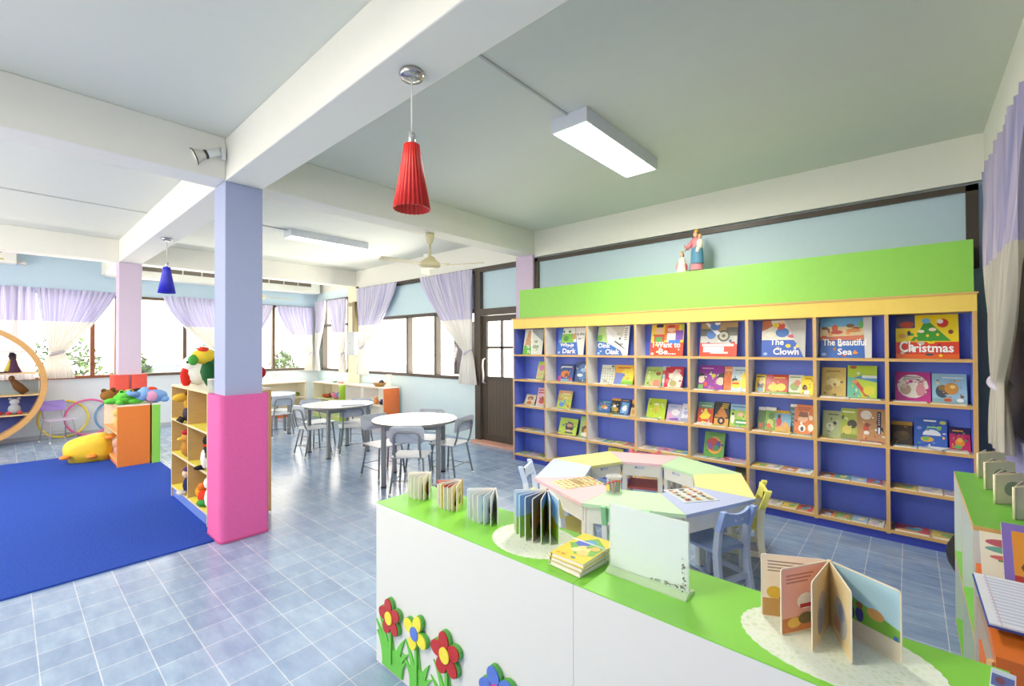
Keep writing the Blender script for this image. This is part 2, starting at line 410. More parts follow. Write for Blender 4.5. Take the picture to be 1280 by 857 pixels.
box(5.4, 6.1, -.03, 0, 1.4, 3.2, M('#a8acb0', .5)).build('opening', b2)
def bush(loc, r, label, col='#2f4c1c', n=900):
    t = thing('bush', label, 'shrub', loc, group='bushes outside the windows')
    mb = MB(); ms = [M(col, .7), M('#456628', .7), M('#16240e', .7)]
    rnd = random.Random(int(loc[1]*100))
    for i in range(n):
        a = rnd.uniform(0, TAU); e = math.acos(rnd.uniform(-.7, 1)); q = rnd.uniform(.6, 1)
        c = Vector((r[0]*q*math.sin(e)*math.cos(a), r[1]*q*math.sin(e)*math.sin(a), r[2] + r[2]*q*math.cos(e)))
        T = Matrix.Translation(c) @ Matrix.Rotation(rnd.uniform(0, TAU), 4, Vector((rnd.random()-.5, rnd.random()-.5, rnd.random()-.5)).normalized())
        k = rnd.uniform(.05, .1)
        mb.add([(-k,0,0),(0,-k*.4,0),(k,0,0),(0,k*.4,0)], [(0,1,2,3)], ms[i % 3], T)
    mb.build('leaves', t); MB().tube([(0,0,0),(0,0,r[2])], .03, M('#6b5136')).build('stem', t)
bush((-12.6, 4.95, -.2), (.5, .4, .82), 'round green bush outside the corner window')
bush((-12.6, .75, -.2), (.6, .7, 1.0), 'dark green shrub outside the window with the tied curtain', '#35541f')
bush((-12.6, 1.85, -.2), (.4, .4, .82), 'green shrub outside, just past the pink column')
bush((-12.8, 3.3, -.2), (.5, .45, .95), 'dark shrub outside behind the green and yellow plush toy', '#2c4220')

# rug --------------------------------------------------------------------------
rug = MB().prism([(-8.85,-2.6),(-4.05,-2.6),(-4.05,1.083),(-4.288,1.083),(-4.288,1.36),(-8.65,1.36)], 0, .012, carpet_mat()).build('rug')
tag(rug, 'large royal blue carpet on the floor beside the toy shelves', 'rug')

# curtains ---------------------------------------------------------------------
LIL = fabric_mat('#bcb8de', '#ece7f2', 70, .07); WHT = fabric_mat('#efece6', '#fbfaf6', 40, .1)
DLIL = fabric_mat('#9c9ac4', '#cfc3d6', 60, .3); DWHT = fabric_mat('#b9b3a6', '#d8d2c4', 40, .3)  # darker copies of the curtain cloth, the corner's shade put into their colour
WHT2 = fabric_mat('#e9e6e0', '#f8f6f0', 40, .07); SHE = fabric_mat('#eceaf0', '#f8f6f8', 60, .09, 1); SLIL = fabric_mat('#b2b2e0', '#e4e0f0', 80, .1, 1)
def curtain(label, axis, fixed, a0, a1, ztop, tie, ztie, zbot, split, mats=(LIL, WHT), width=.1, folds=11, bow=1.6, nrm=1, band=True, hems=None):
    # axis 'x' or 'y': direction along which the curtain hangs; gathered at `tie`
    t = thing('curtain', label, 'curtain', (0,0,0), group='lilac and white curtains')
    nu, nv = folds*8, 44
    me = bpy.data.meshes.new('cloth'); vs = []; uvs = []
    for j in range(nv+1):
        z = ztop + (zbot-ztop)*j/nv
        if tie is None: lo, hi, k = a0, a1, 1
        elif z >= ztie:
            s = (ztop-z)/(ztop-ztie); q = 1-s**bow
            lo = (tie-width/2) + (a0-(tie-width/2))*q; hi = (tie+width/2) + (a1-(tie+width/2))*q; k = .35+.65*q
        else:
            s = (ztie-z)/(ztie-zbot); g = width*(.5+.75*s**.6)
            lo, hi = tie-g, tie+g; k = .35+.3*s
        for i in range(nu+1):
            u = i/nu; a = lo+(hi-lo)*u
            amp = .028*k if tie is None else .03*(.5+.5*k)
            d = amp*math.sin(TAU*folds*u + .4*math.sin(j*.2)) + .012*math.sin(TAU*folds*2.3*u+j*.15)
            d = fixed + nrm*(.045 + d)
            vs.append((a, d, z) if axis == 'x' else (d, a, z)); uvs.append((u, (ztop-z)))
    fs = [(j*(nu+1)+i, j*(nu+1)+i+1, (j+1)*(nu+1)+i+1, (j+1)*(nu+1)+i) for j in range(nv) for i in range(nu)]
    me.from_pydata(vs, [], fs); me.materials.append(mats[0]); me.materials.append(mats[1])
    ul = me.uv_layers.new(name='UVMap')
    for p in me.polygons:
        p.use_smooth = True
        zc = sum(vs[v][2] for v in p.vertices)/4
        p.material_index = 0 if zc > split else 1
        for li in p.loop_indices: ul.data[li].uv = uvs[me.loops[li].vertex_index]
    o = bpy.data.objects.new('cloth', me); COL.objects.link(o); o.parent = t
    if tie is not None and band:
        mb = MB(); r = width*.46; pts = []
        for k in range(13):
            an = TAU*k/12; a = tie + r*math.cos(an); d = fixed + nrm*(.045 + .034*math.sin(an))
            pts.append((a, d, ztie+.03*math.cos(an)) if axis == 'x' else (d, a, ztie+.03*math.cos(an)))
        mb.tube(pts, .02, M('#c3bdd0', .8), n=6); mb.build('tieback', t)
    return t
curtain('sheer curtain hanging straight down behind the round moon shelf', 'y', XL+.03, -1.1, .33, 2.5, None, 0, 1.0, 1.97, (SLIL, SHE), folds=16)
curtain('tied lilac and white curtain between the moon shelf and pink column', 'y', XL+.03, .33, 1.33, 2.5, .58, 1.42, 1.0, 1.95, (SLIL, WHT2), width=.17, folds=14, bow=1.25)
curtain('tied curtain hanging between the lilac column and blue pendant', 'y', XL+.03, 2.0, 3.05, 2.5, 2.98, 1.4, 1.0, 1.93, (SLIL, WHT2), width=.13, folds=12)
curtain('curtain partly hidden by the lilac column, swept towards it', 'y', XL+.03, 3.2, 3.98, 2.45, 3.3, 1.45, 1.0, 1.93, (LIL, WHT), folds=9)
curtain('tied curtain on the far wall meeting the room corner', 'y', XL+.03, 4.05, 4.88, 2.45, 4.82, 1.35, .95, 1.8, (SLIL, WHT2), width=.12, folds=10)
curtain('tied curtain on the side wall of the far corner', 'x', YB-.04, -10.66, -10.2, 2.6, -10.6, 1.4, .95, 1.85, (LIL, WHT), width=.1, folds=7, nrm=-1)
curtain('narrow tied curtain just before the cream column', 'x', YB-.06, -10.0, -9.22, 2.58, -9.34, 1.35, .95, 1.85, (LIL, WHT), width=.1, folds=8, nrm=-1)
curtain('tied curtain right after the cream column at the wide window', 'x', YB-.05, -8.72, -7.3, 2.74, -8.52, 1.5, .93, 1.95, (LIL, WHT), width=.16, folds=12, nrm=-1, bow=1.35)
curtain('tied curtain at the wide window close to the brown door', 'x', YB-.05, -6.55, -5.22, 2.74, -5.32, 1.42, .9, 1.93, (LIL, WHT), width=.16, folds=13, nrm=-1, bow=1.3)
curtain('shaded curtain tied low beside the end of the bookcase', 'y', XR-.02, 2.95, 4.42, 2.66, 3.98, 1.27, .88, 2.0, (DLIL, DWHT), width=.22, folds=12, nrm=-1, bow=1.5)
struct('trim_3', box(XR+.02, XR+.06, 1.6, 4.45, .95, 2.66, M('#2e2a26', .4, noise=.2)), 'dark window screen behind the shaded curtain')
for i, (a, b, z, ax) in enumerate(((-8.72,-5.2,2.74,'x'),)):
    struct('trim_4', box(a, b, YB-.04, YB-.02, z-.02, z+.02, DARK), 'dark curtain rail over the wide window')

# ================================================================ BOOKCASE
BY, BD = 4.5, .22
DIV = [-3.955,-3.427,-2.818,-2.211,-1.64,-1.113,-.595,-.13,.345]; SH = [.09,.41,.73,1.07,1.40]
bc = thing('bookcase', 'long wall bookcase with blue back, wooden edges and green top board', 'bookcase', ((DIV[0]+DIV[-1])/2, BY, 0))
bx = -(DIV[0]+DIV[-1])/2
B0 = Matrix.Translation((bx, -BY, 0))
PW = M('#f4f6f4', .5)
def bpart(n, *a, **k): return MB().box(*a, T=B0, **k).build(n, bc)
for i, x in enumerate(DIV):
    end = i in (0, 8)
    bpart('side_panel' if end else 'divider', x-.012, x+.012, BY, BY+BD, .06 if not end else 0, 1.74, PW if 0 < i < 7 else BLUEB, front=WOODE)
for r_, z in enumerate(SH):
    for i in range(8):
        bpart('shelf', DIV[i]+.012, DIV[i+1]-.012, BY, BY+BD, z-.022, z, WOODL, front=WOODE)
bpart('back_panel', DIV[0], DIV[-1], BY+BD, BY+BD+.02, 0, 1.86, BLUEB)
bpart('header_board', DIV[0]-.012, DIV[-1]+.012, BY-.005, BY+BD, 1.74, 1.862, WOODE, front=M('#f5cf58', .4))
bpart('header_edge', DIV[0]-.02, DIV[-1]+.02, BY-.012, BY+BD+.02, 1.862, 1.876, WOODE)
bpart('sign_board', DIV[0]+.02, DIV[-1]+.005, 4.6, 4.95, 1.876, 2.262, M('#86d24a', .45, noise=.05))
bpart('plinth', DIV[0]+.01, DIV[-1]-.01, BY+.02, BY+BD, 0, .068, M('#2f3fae', .5))

def hash_s(t): return sum((i+1)*ord(c) for i, c in enumerate(t))
# ---- books standing on the bookcase -------------------------------------------
def standing(label, x, w, h, z, items, cover, y=4.6, group='picture books displayed on the bookcase', t=.008, lean=None, cat='book', name='picture_book', top=4.69):
    mb = MB(); cm = M(cover, .35)
    mb.box(0, w, 0, .0015, 0, h, cm).box(.003, w-.002, .0015, t-.0015, .003, h-.003, PAGE).box(0, w, t-.0015, t, 0, h, cm)
    rb = random.Random(hash_s(label)); cs_ = [q[-1] for q in items if isinstance(q[-1], str)]
    extra = []
    for q in range(16):
        hx = rb.choice(cs_ + [cover]).lstrip('#'); f_ = rb.uniform(.72, 1.25)
        hx = '#' + ''.join('%02x' % (min(15, max(0, int(int(hx[i:i+2], 16)*f_)//17))*17) for i in (0, 2, 4))
        extra.append(('e', rb.uniform(.08,.92), rb.uniform(.05,.78), rb.uniform(.02,.07), rb.uniform(.015,.05), hx))
    k = 1 if len(items) < 4 else 2
    art(mb, w, h, items[:k] + extra + items[k:])
    a = math.asin(min(.5, (top-y-.012)/h)) if lean is None else lean
    o = mb.build(name, None, (x, y, z+.001), rot=(-a, 0, 0))
    return tag(o, label, cat, group)
Z1, Z2, Z3, Z4, Z5 = SH[4], SH[3], SH[2], SH[1], SH[0]
W_, K_, RD, BL, YL, GR, OR, PK, SK = '#ffffff', '#20202a', '#d8301f', '#2463c4', '#f2cf2a', '#5fae34', '#ea7a24', '#e58aa8', '#f0c39a'
G1 = 'large picture books on the top shelf'
def big(label, x0, x1, items, cover, h=.338):
    standing(label, x0, x1-x0, h, Z1, items, cover, y=4.585, group=G1, t=.006, top=4.665)
flop = lambda pts, c: ('p', pts, c)
big('large green picture book with white page flopped over, beside the door end', -3.87, -3.55,
    [('r',0,0,1,1,'#dfe3d8'), ('p',[(0,0),(.46,0),(.3,.95),(.2,.95)],'#7fc65a'), ('p',[(.06,.35),(.38,.35),(.3,.95),(.2,.95)],'#d89a6a'), ('p',[(0,0),(.46,0),(.42,.3),(.04,.36)],'#5cb53c'),
     ('p',[(.34,.95),(.46,0),(.5,0),(.4,.95)],'#ffffff'), ('p',[(.4,.9),(1,.5),(1,1),(.4,1)],'#9aa0a0'), ('e',.65,.5,.1,.06,'#9fb37a'), ('e',.62,.3,.12,.07,'#a5a58a'), ('t','Th',.16,.24,.18,.12,W_), ('t','Fa',.26,.04,.14,.14,W_)], '#cfd8c8')
big('large blue picture book titled Why is Dark with a page flopped over', -3.31, -2.92,
    [('r',0,0,1,1,BL), ('p',[(.12,.47),(.7,.47),(.6,1),(.16,1)],'#f2f5ea'), ('p',[(.12,.45),(.6,.45),(.55,.78),(.14,.78)],'#7dc242'), ('e',.3,.6,.1,.1,'#3f8f2e'), ('e',.62,.68,.07,.12,'#d9a06a'), ('e',.2,.86,.04,.05,'#3f8f2e'), ('e',.42,.86,.05,.05,'#3f8f2e'),
     ('p',[(.62,1),(.82,0),(1,0),(1,1)],'#e9e7de'), ('t','is the',.7,.72,.27,.1,K_), ('t','sky ?',.74,.54,.2,.1,K_), ('t','Why is',.1,.27,.52,.16,W_), ('t','Dark',.22,.05,.5,.18,W_), ('e',.08,.08,.05,.04,'#9fc4ff')], BL)
big('large picture book titled Oink Oink with its cover peeling away', -2.745, -2.345,
    [('r',0,0,1,1,'#eeebe3'), ('p',[(0,0),(.85,0),(.72,.26),(.36,.44),(0,.52)],'#2a66bd'), ('p',[(0,.5),(.36,.42),(.26,1),(0,1)],'#b8d68a'), ('r',0,.5,.16,.7,'#5fae34'), ('p',[(.24,.95),(.36,.42),(.72,.2),(1,0),(1,.16),(.6,.46)],'#ffffff'), ('p',[(.5,.5),(.9,.2),(.97,.16),(.66,.45)],'#3a3f3a'), ('p',[(.4,.98),(.78,.6),(.84,.98)],'#cfd0c2'), ('s',.86,.5,.95,.95,6,'#8a8a90'),
     ('t','Oink',.04,.25,.4,.17,W_), ('t','Oink',.3,.03,.44,.18,W_), ('e',.08,.06,.05,.04,'#9fc4ff')], '#2a66bd')
big('large red and yellow picture book titled I Want to Be', -2.085, -1.735,
    [('r',0,0,1,1,'#f3c93a'), ('r',0,0,1,.42,'#e2421f'), ('r',.42,.5,.85,.98,'#e8742a'), ('e',.26,.95,.12,.06,K_), ('e',.26,.8,.13,.11,SK), ('r',.1,.44,.42,.68,'#c8453a'), ('r',.14,.44,.36,.6,'#5a9a4a'), ('e',.62,.84,.12,.1,SK), ('p',[(.5,.88),(.74,.88),(.7,.98),(.54,.98)],'#cc3333'), ('r',.5,.44,.76,.72,'#f4f4f8'), ('r',.76,.5,.98,.8,'#7a4fb0'), ('r',.56,.38,.9,.5,'#3a76d0'), ('r',.92,.8,1,1,'#9ac050'),
     ('t','I Want to',.08,.26,.84,.18,W_), ('t','Be....',.28,.04,.52,.18,W_), ('e',.08,.06,.05,.04,'#ffd9c0')], '#e2421f')
big('large red and grey picture book with a motorbike rider on it', -1.565, -1.225,
    [('r',0,0,1,1,'#b9bab2'), ('r',0,.72,1,1,'#a98a5a'), ('r',0,.6,.3,.82,'#5d605a'), ('r',.7,.6,1,.85,'#5a5a52'), ('p',[(0,0),(1,0),(1,.36),(0,.4)],'#d8402a'), ('e',.64,.6,.17,.17,'#46463f'), ('e',.64,.6,.12,.12,'#b5b29a'), ('e',.64,.6,.05,.05,'#55524a'), ('e',.3,.64,.13,.13,'#3d6fb5'), ('p',[(.12,.98),(.2,1),(.56,.68),(.46,.62)],'#e9edf2'), ('e',.4,.88,.14,.12,'#3d6fb5'), ('e',.46,.98,.08,.06,W_), ('s',.06,.26,.96,.4,1,W_), ('r',.1,.12,.66,.28,'#ffffff'), ('s',.3,.05,.8,.16,1,'#ffe9dd')], '#d8402a')
big('large blue picture book titled The Clown', -1.015, -.675,
    [('r',0,0,1,1,'#c3c3bb'), ('p',[(0,0),(.97,0),(.88,.26),(.7,.52),(0,.52)],'#2452b4'), ('p',[(0,.46),(.75,.46),(.5,1),(0,1)],'#e3ddc8'), ('p',[(0,.7),(.26,.84),(.2,1),(0,1)],'#c46a3a'), ('e',.48,.66,.16,.13,'#2e6ab8'), ('e',.44,.84,.1,.1,'#d83a2a'), ('e',.33,.86,.07,.07,'#f0d030'), ('e',.45,.94,.06,.05,SK), ('e',.2,.62,.12,.07,'#f0ead0'), ('e',.72,.56,.12,.05,'#c8506a'), ('e',.62,.3,.06,.05,YL), ('e',.84,.3,.05,.05,YL), ('p',[(.55,1),(.97,0),(1,0),(1,1)],'#b4b3ad'),
     ('t','The',.2,.32,.32,.17,W_), ('t','Clown',.28,.06,.58,.18,W_), ('e',.1,.08,.05,.04,'#8fb0f0')], '#2452b4')
big('large blue seaside picture book titled The Beautiful Sea', -.572, -.225,
    [('r',0,0,1,1,'#2a62b8'), ('r',0,.48,.86,1,'#e6cf9a'), ('r',0,.78,.86,1,'#5fa8d4'), ('p',[(0,.44),(.88,.44),(.86,.56),(0,.52)],'#cf6a4a'), ('e',.3,.74,.06,.1,'#d85a3a'), ('e',.34,.64,.12,.05,'#c8453a'), ('e',.6,.8,.08,.05,'#7a5a3a'), ('e',.66,.68,.14,.05,'#e08a4a'), ('e',.8,.82,.05,.1,'#5fae5a'), ('p',[(.88,0),(1,0),(1,1),(.84,1)],'#d9d7cc'),
     ('t','The Beautiful',.06,.3,.84,.17,W_), ('t','Sea',.36,.07,.28,.16,W_), ('e',.7,.12,.05,.03,'#e88a3a'), ('e',.09,.08,.05,.04,'#8fb0f0')], '#2a62b8')
big('large yellow and red picture book titled Christmas', -.078, .272,
    [('r',0,0,1,1,'#f0cf1f'), ('r',0,0,1,.38,'#d8321c'), ('r',0,0,1,.1,'#e25a1c'), ('r',0,.7,.32,1,'#3a3f6a'), ('e',.18,.78,.12,.08,'#b0402a'), ('p',[(.24,.4),(.88,.4),(.7,.64),(.56,.82),(.46,.8),(.38,.62)],'#2f8f2a'), ('e',.5,.86,.07,.06,'#5ab0e0'), ('e',.42,.62,.05,.035,'#f3d9c0'), ('e',.6,.66,.06,.04,'#f3d9c0'), ('e',.34,.52,.025,.03,YL), ('e',.52,.52,.025,.03,YL), ('e',.68,.54,.025,.03,YL), ('e',.76,.8,.09,.1,'#c8281c'), ('e',.72,.84,.05,.05,'#f6efe6'), ('e',.88,.6,.04,.05,'#7a3a1a'), ('e',.1,.52,.06,.06,'#e09a20'), ('e',.22,.58,.03,.06,'#2a2a30'),
     ('t','Ch',.06,.14,.24,.26,W_), ('t','ristmas',.3,.14,.62,.19,W_), ('e',.34,.4,.03,.04,'#f0a020'), ('e',.54,.09,.07,.025,'#2a4a5a'), ('e',.72,.07,.03,.03,YL)], '#d8321c')
# second shelf
G2 = 'picture books on the second shelf'
def s2(label, x, w, h, items, cover, y=4.605, **k): standing(label, x, w, h, Z2, items, cover, y=y, group=G2, **k)
s2('narrow lime picture book with a pink balloon on its cover', -3.663, .12, .245, [('r',0,0,1,1,'#cfd98a'), ('r',0,.84,1,1,'#a6d03a'), ('e',.55,.66,.36,.16,'#e07aa8'), ('p',[(.4,.56),(.7,.56),(.55,.44)],'#d06a98'), ('e',.4,.3,.3,.12,'#d9b08a'), ('r',0,0,1,.08,'#8fc23a')], '#a6d03a')
s2('dark blue book with an orange creature, titled in white, second column', -3.31, .21, .225, [('r',0,0,1,1,'#34508f'), ('s',.1,.76,.9,.9,1,W_), ('e',.45,.42,.3,.2,'#d9783a'), ('e',.55,.36,.14,.12,'#8a4a20'), ('r',0,0,.2,.3,'#c23a7a'), ('r',.2,0,1,.14,'#7fb0c8'), ('e',.84,.14,.1,.1,'#d9402a')], '#34508f')
s2('blue globe picture book half behind the divider, second column', -3.07, .17, .25, [('r',0,0,1,1,'#243f70'), ('e',.6,.5,.5,.4,'#3f74b8'), ('e',.7,.6,.3,.1,'#9cc0e6'), ('e',.4,.34,.25,.08,'#dfe8f2'), ('e',.9,.75,.18,.1,'#e8eef2')], '#243f70', y=4.62)
s2('pale patterned book with small green dots, third column', -2.713, .17, .222, [('r',0,0,1,1,'#dfe4d2')] + [('e',.12+.19*(i%5),.1+.14*(i//5),.05,.035,['#9fb88a','#b8a88a','#8fa0a8'][i%3]) for i in range(30)] + [('e',.85,.92,.12,.06,'#7a6a4a')], '#dfe4d2', y=4.62)
s2('yellow and orange picture book with a blue pitcher on it', -2.535, .235, .23, [('r',0,0,1,1,'#f2b03a'), ('e',.7,.5,.35,.4,'#f6d84a'), ('p',[(0,0),(.36,0),(.54,.56),(.06,.6)],'#6f7fc8'), ('s',.15,.78,.85,.92,1,'#c85a2a'), ('r',.45,0,1,.2,'#7fc23a'), ('e',.6,.22,.2,.06,'#a6d86a')], '#f2b03a')
s2('green picture book with a small brown head, fourth column', -2.158, .18, .222, [('r',0,0,1,1,'#a8c66a'), ('e',.78,.66,.16,.1,'#8a5a34'), ('s',.1,.78,.8,.86,1,'#6f8f3a'), ('e',.72,.18,.25,.18,'#e8826a'), ('e',.2,.48,.1,.14,'#c8d48a'), ('e',.4,.2,.14,.1,'#cbb87a')], '#a8c66a', y=4.6)
s2('blue and red patterned spine-like book between green and crimson books', -1.976, .08, .222, [('r',0,0,1,1,'#9fc4d8'), ('r',0,.6,1,.8,'#cf4a4a'), ('r',0,.2,1,.4,'#e8e0d8'), ('e',.5,.1,.3,.07,'#d9b0b8')], '#9fc4d8', y=4.63)
s2('crimson picture book with white flowers across the cover', -1.942, .19, .228, [('r',0,0,1,1,'#c8283a'), ('p',[(.2,0),(.9,0),(1,.5),(.6,.9),(.3,.6)],'#e8d9c8'), ('e',.35,.55,.14,.12,'#f2ead8'), ('e',.7,.45,.16,.14,'#f5efe2'), ('e',.5,.2,.2,.14,'#b0a060'), ('e',.75,.8,.12,.08,'#e8a0a8'), ('e',.15,.3,.1,.1,'#d86a6a')], '#c8283a', y=4.6)
s2('purple picture book with two round black-haired faces', -1.588, .232, .25, [('r',0,0,1,1,'#8f2a98'), ('e',.08,.5,.18,.18,K_), ('e',.1,.4,.15,.14,'#f0d0c0'), ('e',.95,.5,.2,.2,K_), ('e',.9,.36,.17,.16,'#f0c8b8'), ('e',.6,.58,.09,.08,'#d8c83a'), ('s',.1,.82,.6,.92,1,'#d8a8e0'), ('r',0,0,.2,.2,'#6fae4a'), ('e',.3,.22,.08,.1,'#d84a3a'), ('r',.4,.05,.65,.12,'#c85aa8')], '#8f2a98', y=4.6)
s2('orange narrow picture book beside the purple one', -1.354, .075, .238, [('r',0,0,1,1,'#e27a3a'), ('r',.1,.8,.9,.9,'#f0b08a'), ('e',.5,.4,.3,.2,'#d86428')], '#e27a3a', y=4.615)
s2('pale blue picture book with yellow ducks, fifth column', -1.282, .135, .24, [('r',0,0,1,1,'#bcd3e0'), ('e',.2,.45,.18,.1,K_), ('e',.3,.28,.3,.16,'#f2d02a'), ('r',.05,.28,.5,.36,'#d8402a'), ('e',.8,.4,.22,.3,'#f5d83a'), ('e',.85,.66,.16,.14,'#f2cf2a'), ('s',.2,.8,.9,.92,1,'#7f95a8')], '#bcd3e0', y=4.605)
s2('slim yellow booklet with black figure at the start of the sixth column', -1.074, .08, .18, [('r',0,0,1,1,'#f0cf2a'), ('e',.5,.4,.3,.2,'#3a3a44'), ('e',.5,.56,.18,.1,SK), ('r',.2,.06,.8,.26,'#5fa0c8'), ('s',.1,.8,.9,.94,1,K_)], '#f0cf2a')
s2('red booklet with two yellow ducklings, sixth column', -.99, .175, .183, [('r',0,0,1,1,'#d0392a'), ('r',0,.5,.28,1,'#d85a6a'), ('e',.36,.32,.24,.2,'#f0c62a'), ('e',.7,.34,.22,.2,'#f2d23a'), ('s',.34,.78,.9,.88,1,'#f2d23a'), ('r',0,0,1,.1,'#6fa83a')], '#d0392a')
s2('green and white booklet behind the yellow one, sixth column', -.812, .115, .178, [('r',0,0,1,1,'#dfe2cf'), ('e',.4,.4,.3,.2,'#9fb86a'), ('e',.6,.6,.2,.14,'#d98a6a'), ('s',.1,.82,.8,.94,1,'#7fa04a'), ('r',0,0,1,.1,'#7fa83a')], '#dfe2cf', y=4.625)
s2('yellow booklet with a black-haired child, sixth column', -.715, .09, .18, [('r',0,0,1,1,'#f2dc2a'), ('e',.3,.4,.2,.14,K_), ('e',.4,.36,.14,.1,'#8a5a3a'), ('r',.3,.05,.7,.25,'#f4f0e4'), ('s',.3,.8,.9,.9,1,'#c83a2a')], '#f2dc2a')
s2('tan picture book with faint animals, first in the seventh column', -.565, .168, .255, [('r',0,0,1,1,'#d3b25a'), ('e',.5,.5,.3,.14,'#e3cf8a'), ('e',.3,.3,.16,.1,'#b8924a'), ('e',.7,.25,.18,.1,'#c8a860'), ('s',.2,.82,.8,.92,1,'#9a7a3a'), ('e',.55,.42,.07,.05,'#8a6a3a')], '#d3b25a')
s2('lime and teal picture book with a swimmer, seventh column', -.387, .19, .276, [('r',0,0,1,1,'#b9d43a'), ('p',[(0,0),(.5,0),(.3,.6),(0,.66)],'#5fb89a'), ('p',[(.2,.62),(1,.5),(1,.62),(.5,.7)],'#4a8ab8'), ('p',[(.2,.5),(.34,.54),(.75,.1),(.62,.06)],'#c8503a'), ('e',.26,.5,.09,.06,'#e08a5a'), ('e',.75,.25,.2,.14,'#d8d03a'), ('e',.2,.94,.12,.05,'#b85a3a'), ('r',.5,.62,1,.7,'#e8efe0')], '#b9d43a', y=4.6)
s2('magenta picture book with a white oval of mice and rabbits', -.086, .205, .236, [('r',0,0,1,1,'#c02f86'), ('e',.5,.52,.44,.4,'#ede6dc'), ('e',.3,.4,.16,.18,'#b89a86'), ('e',.26,.52,.08,.08,'#d8b8a0'), ('e',.72,.4,.13,.2,'#d88a96'), ('e',.68,.62,.03,.1,'#d88a96'), ('e',.78,.62,.03,.1,'#d88a96'), ('s',.24,.72,.76,.86,2,'#8a6a8a')], '#c02f86', y=4.6)
s2('light blue picture book with two furry animals in the snow', .126, .186, .23, [('r',0,0,1,1,'#8fbcd6'), ('e',.3,.4,.2,.22,'#3a4a5a'), ('e',.3,.52,.12,.1,'#8a6a3a'), ('e',.56,.5,.2,.2,'#d08a3a'), ('e',.6,.56,.08,.06,'#f0d080'), ('r',0,0,1,.16,'#7fa8b8'), ('e',.45,.12,.12,.06,'#c8502a'), ('e',.8,.12,.1,.06,'#e8eef2'), ('s',.3,.82,.95,.9,1,'#dfeaf2')], '#8fbcd6', y=4.6)
# third shelf
G3 = 'picture books on the third shelf'
def s3(label, x, w, h, items, cover, y=4.605, **k): standing(label, x, w, h, Z3, items, cover, y=y, group=G3, **k)
s3('small cream booklet with a brown teddy face beside the door end', -3.87, .165, .15, [('r',0,0,1,1,'#e6dcc0'), ('e',.5,.62,.3,.2,'#8a5a34'), ('e',.5,.54,.16,.12,'#d9b08a'), ('r',0,0,1,.3,'#b8c88a'), ('e',.5,.22,.25,.16,'#d86a3a'), ('s',.15,.86,.85,.96,1,'#d89a3a')], '#e6dcc0')
s3('tall pink book with red lettering strokes, first column', -3.668, .14, .242, [('r',0,0,1,1,'#e8b4c0'), ('s',.1,.66,.95,.94,2,'#c8283a'), ('e',.6,.3,.3,.18,'#b8483a'), ('e',.66,.44,.14,.1,'#8a3a2a'), ('r',.86,0,1,.5,'#d8a04a'), ('r',0,0,1,.08,'#e8cfc8')], '#e8b4c0')
s3('yellow-green picture book with a blue dinosaur', -3.334, .205, .228, [('r',0,0,1,1,'#d8c85a'), ('r',0,0,1,.5,'#a8c83a'), ('r',0,.84,1,1,'#d9a06a'), ('e',.35,.22,.2,.12,'#4a7ac8'), ('p',[(.44,.26),(.54,.26),(.56,.5),(.48,.5)],'#4a7ac8'), ('e',.16,.5,.1,.06,'#e0903a'), ('e',.82,.16,.08,.07,'#c83a2a'), ('e',.6,.6,.2,.06,'#e8e07a'), ('s',.3,.78,.9,.86,1,'#fff8d8')], '#d8c85a')
s3('blue sea picture book with an orange fish, third column', -2.752, .16, .156, [('r',0,0,1,1,'#3a70b0'), ('s',.3,.84,.95,.94,1,'#9ce0c0'), ('e',.5,.48,.24,.16,'#e08a3a'), ('e',.66,.42,.14,.1,'#f0d0c0'), ('r',0,0,1,.2,'#2a5aa0'), ('e',.2,.4,.08,.12,'#4aa0a0')], '#3a70b0')
s3('black book with cow and yellow heading, third column', -2.582, .11, .186, [('r',0,0,1,1,'#26242a'), ('r',0,.86,1,1,'#e8a02a'), ('e',.4,.5,.2,.1,'#e8e4dc'), ('e',.6,.3,.3,.14,'#c89a3a'), ('e',.3,.3,.15,.12,'#8a8a5a'), ('r',0,0,1,.1,'#4a6a3a')], '#26242a')
s3('navy picture book with a white bear, third column', -2.468, .118, .188, [('r',0,0,1,1,'#1f3f86'), ('r',.1,.1,.86,.8,'#5fa0d8'), ('e',.5,.4,.24,.16,'#f0f2f4'), ('e',.56,.52,.14,.09,'#f0f2f4'), ('s',.15,.84,.85,.94,1,'#e8a02a')], '#1f3f86')
s3('narrow orange and black booklet touching the third divider', -2.33, .062, .19, [('r',0,0,1,1,'#d8b07a'), ('r',0,.5,1,.75,'#3a3034'), ('r',0,.75,1,1,'#e8a03a'), ('e',.5,.25,.3,.14,'#b08a5a')], '#d8b07a')
s3('lime green square picture book with a pale figure', -2.14, .203, .22, [('r',0,0,1,1,'#b5d32e'), ('r',.4,.66,.62,.76,'#f0f2d0'), ('e',.5,.5,.14,.12,'#d8c83a'), ('e',.48,.38,.06,.14,'#d89a4a'), ('r',.38,.3,.62,.33,'#9ab82a'), ('e',.1,.92,.04,.03,'#e8efc0')], '#b5d32e', y=4.6)
s3('lilac pastel picture book with white pony, fourth column', -1.92, .15, .175, [('r',0,0,1,1,'#b8b8d8'), ('r',0,0,.5,.5,'#d8a8c8'), ('e',.6,.5,.3,.2,'#e8e6f0'), ('p',[(.1,0),(.9,0),(.8,.18),(.3,.12)],'#7a4ab8'), ('e',.4,.84,.3,.08,'#8fa8d8')], '#b8b8d8')
s3('white and grey narrow booklet at the end of the fourth column', -1.765, .09, .19, [('r',0,0,1,1,'#dcdce8'), ('e',.5,.5,.3,.1,'#9aa0d0'), ('e',.4,.7,.2,.06,'#a8a8c8'), ('r',0,0,1,.18,'#8f93b0')], '#dcdce8', y=4.6)
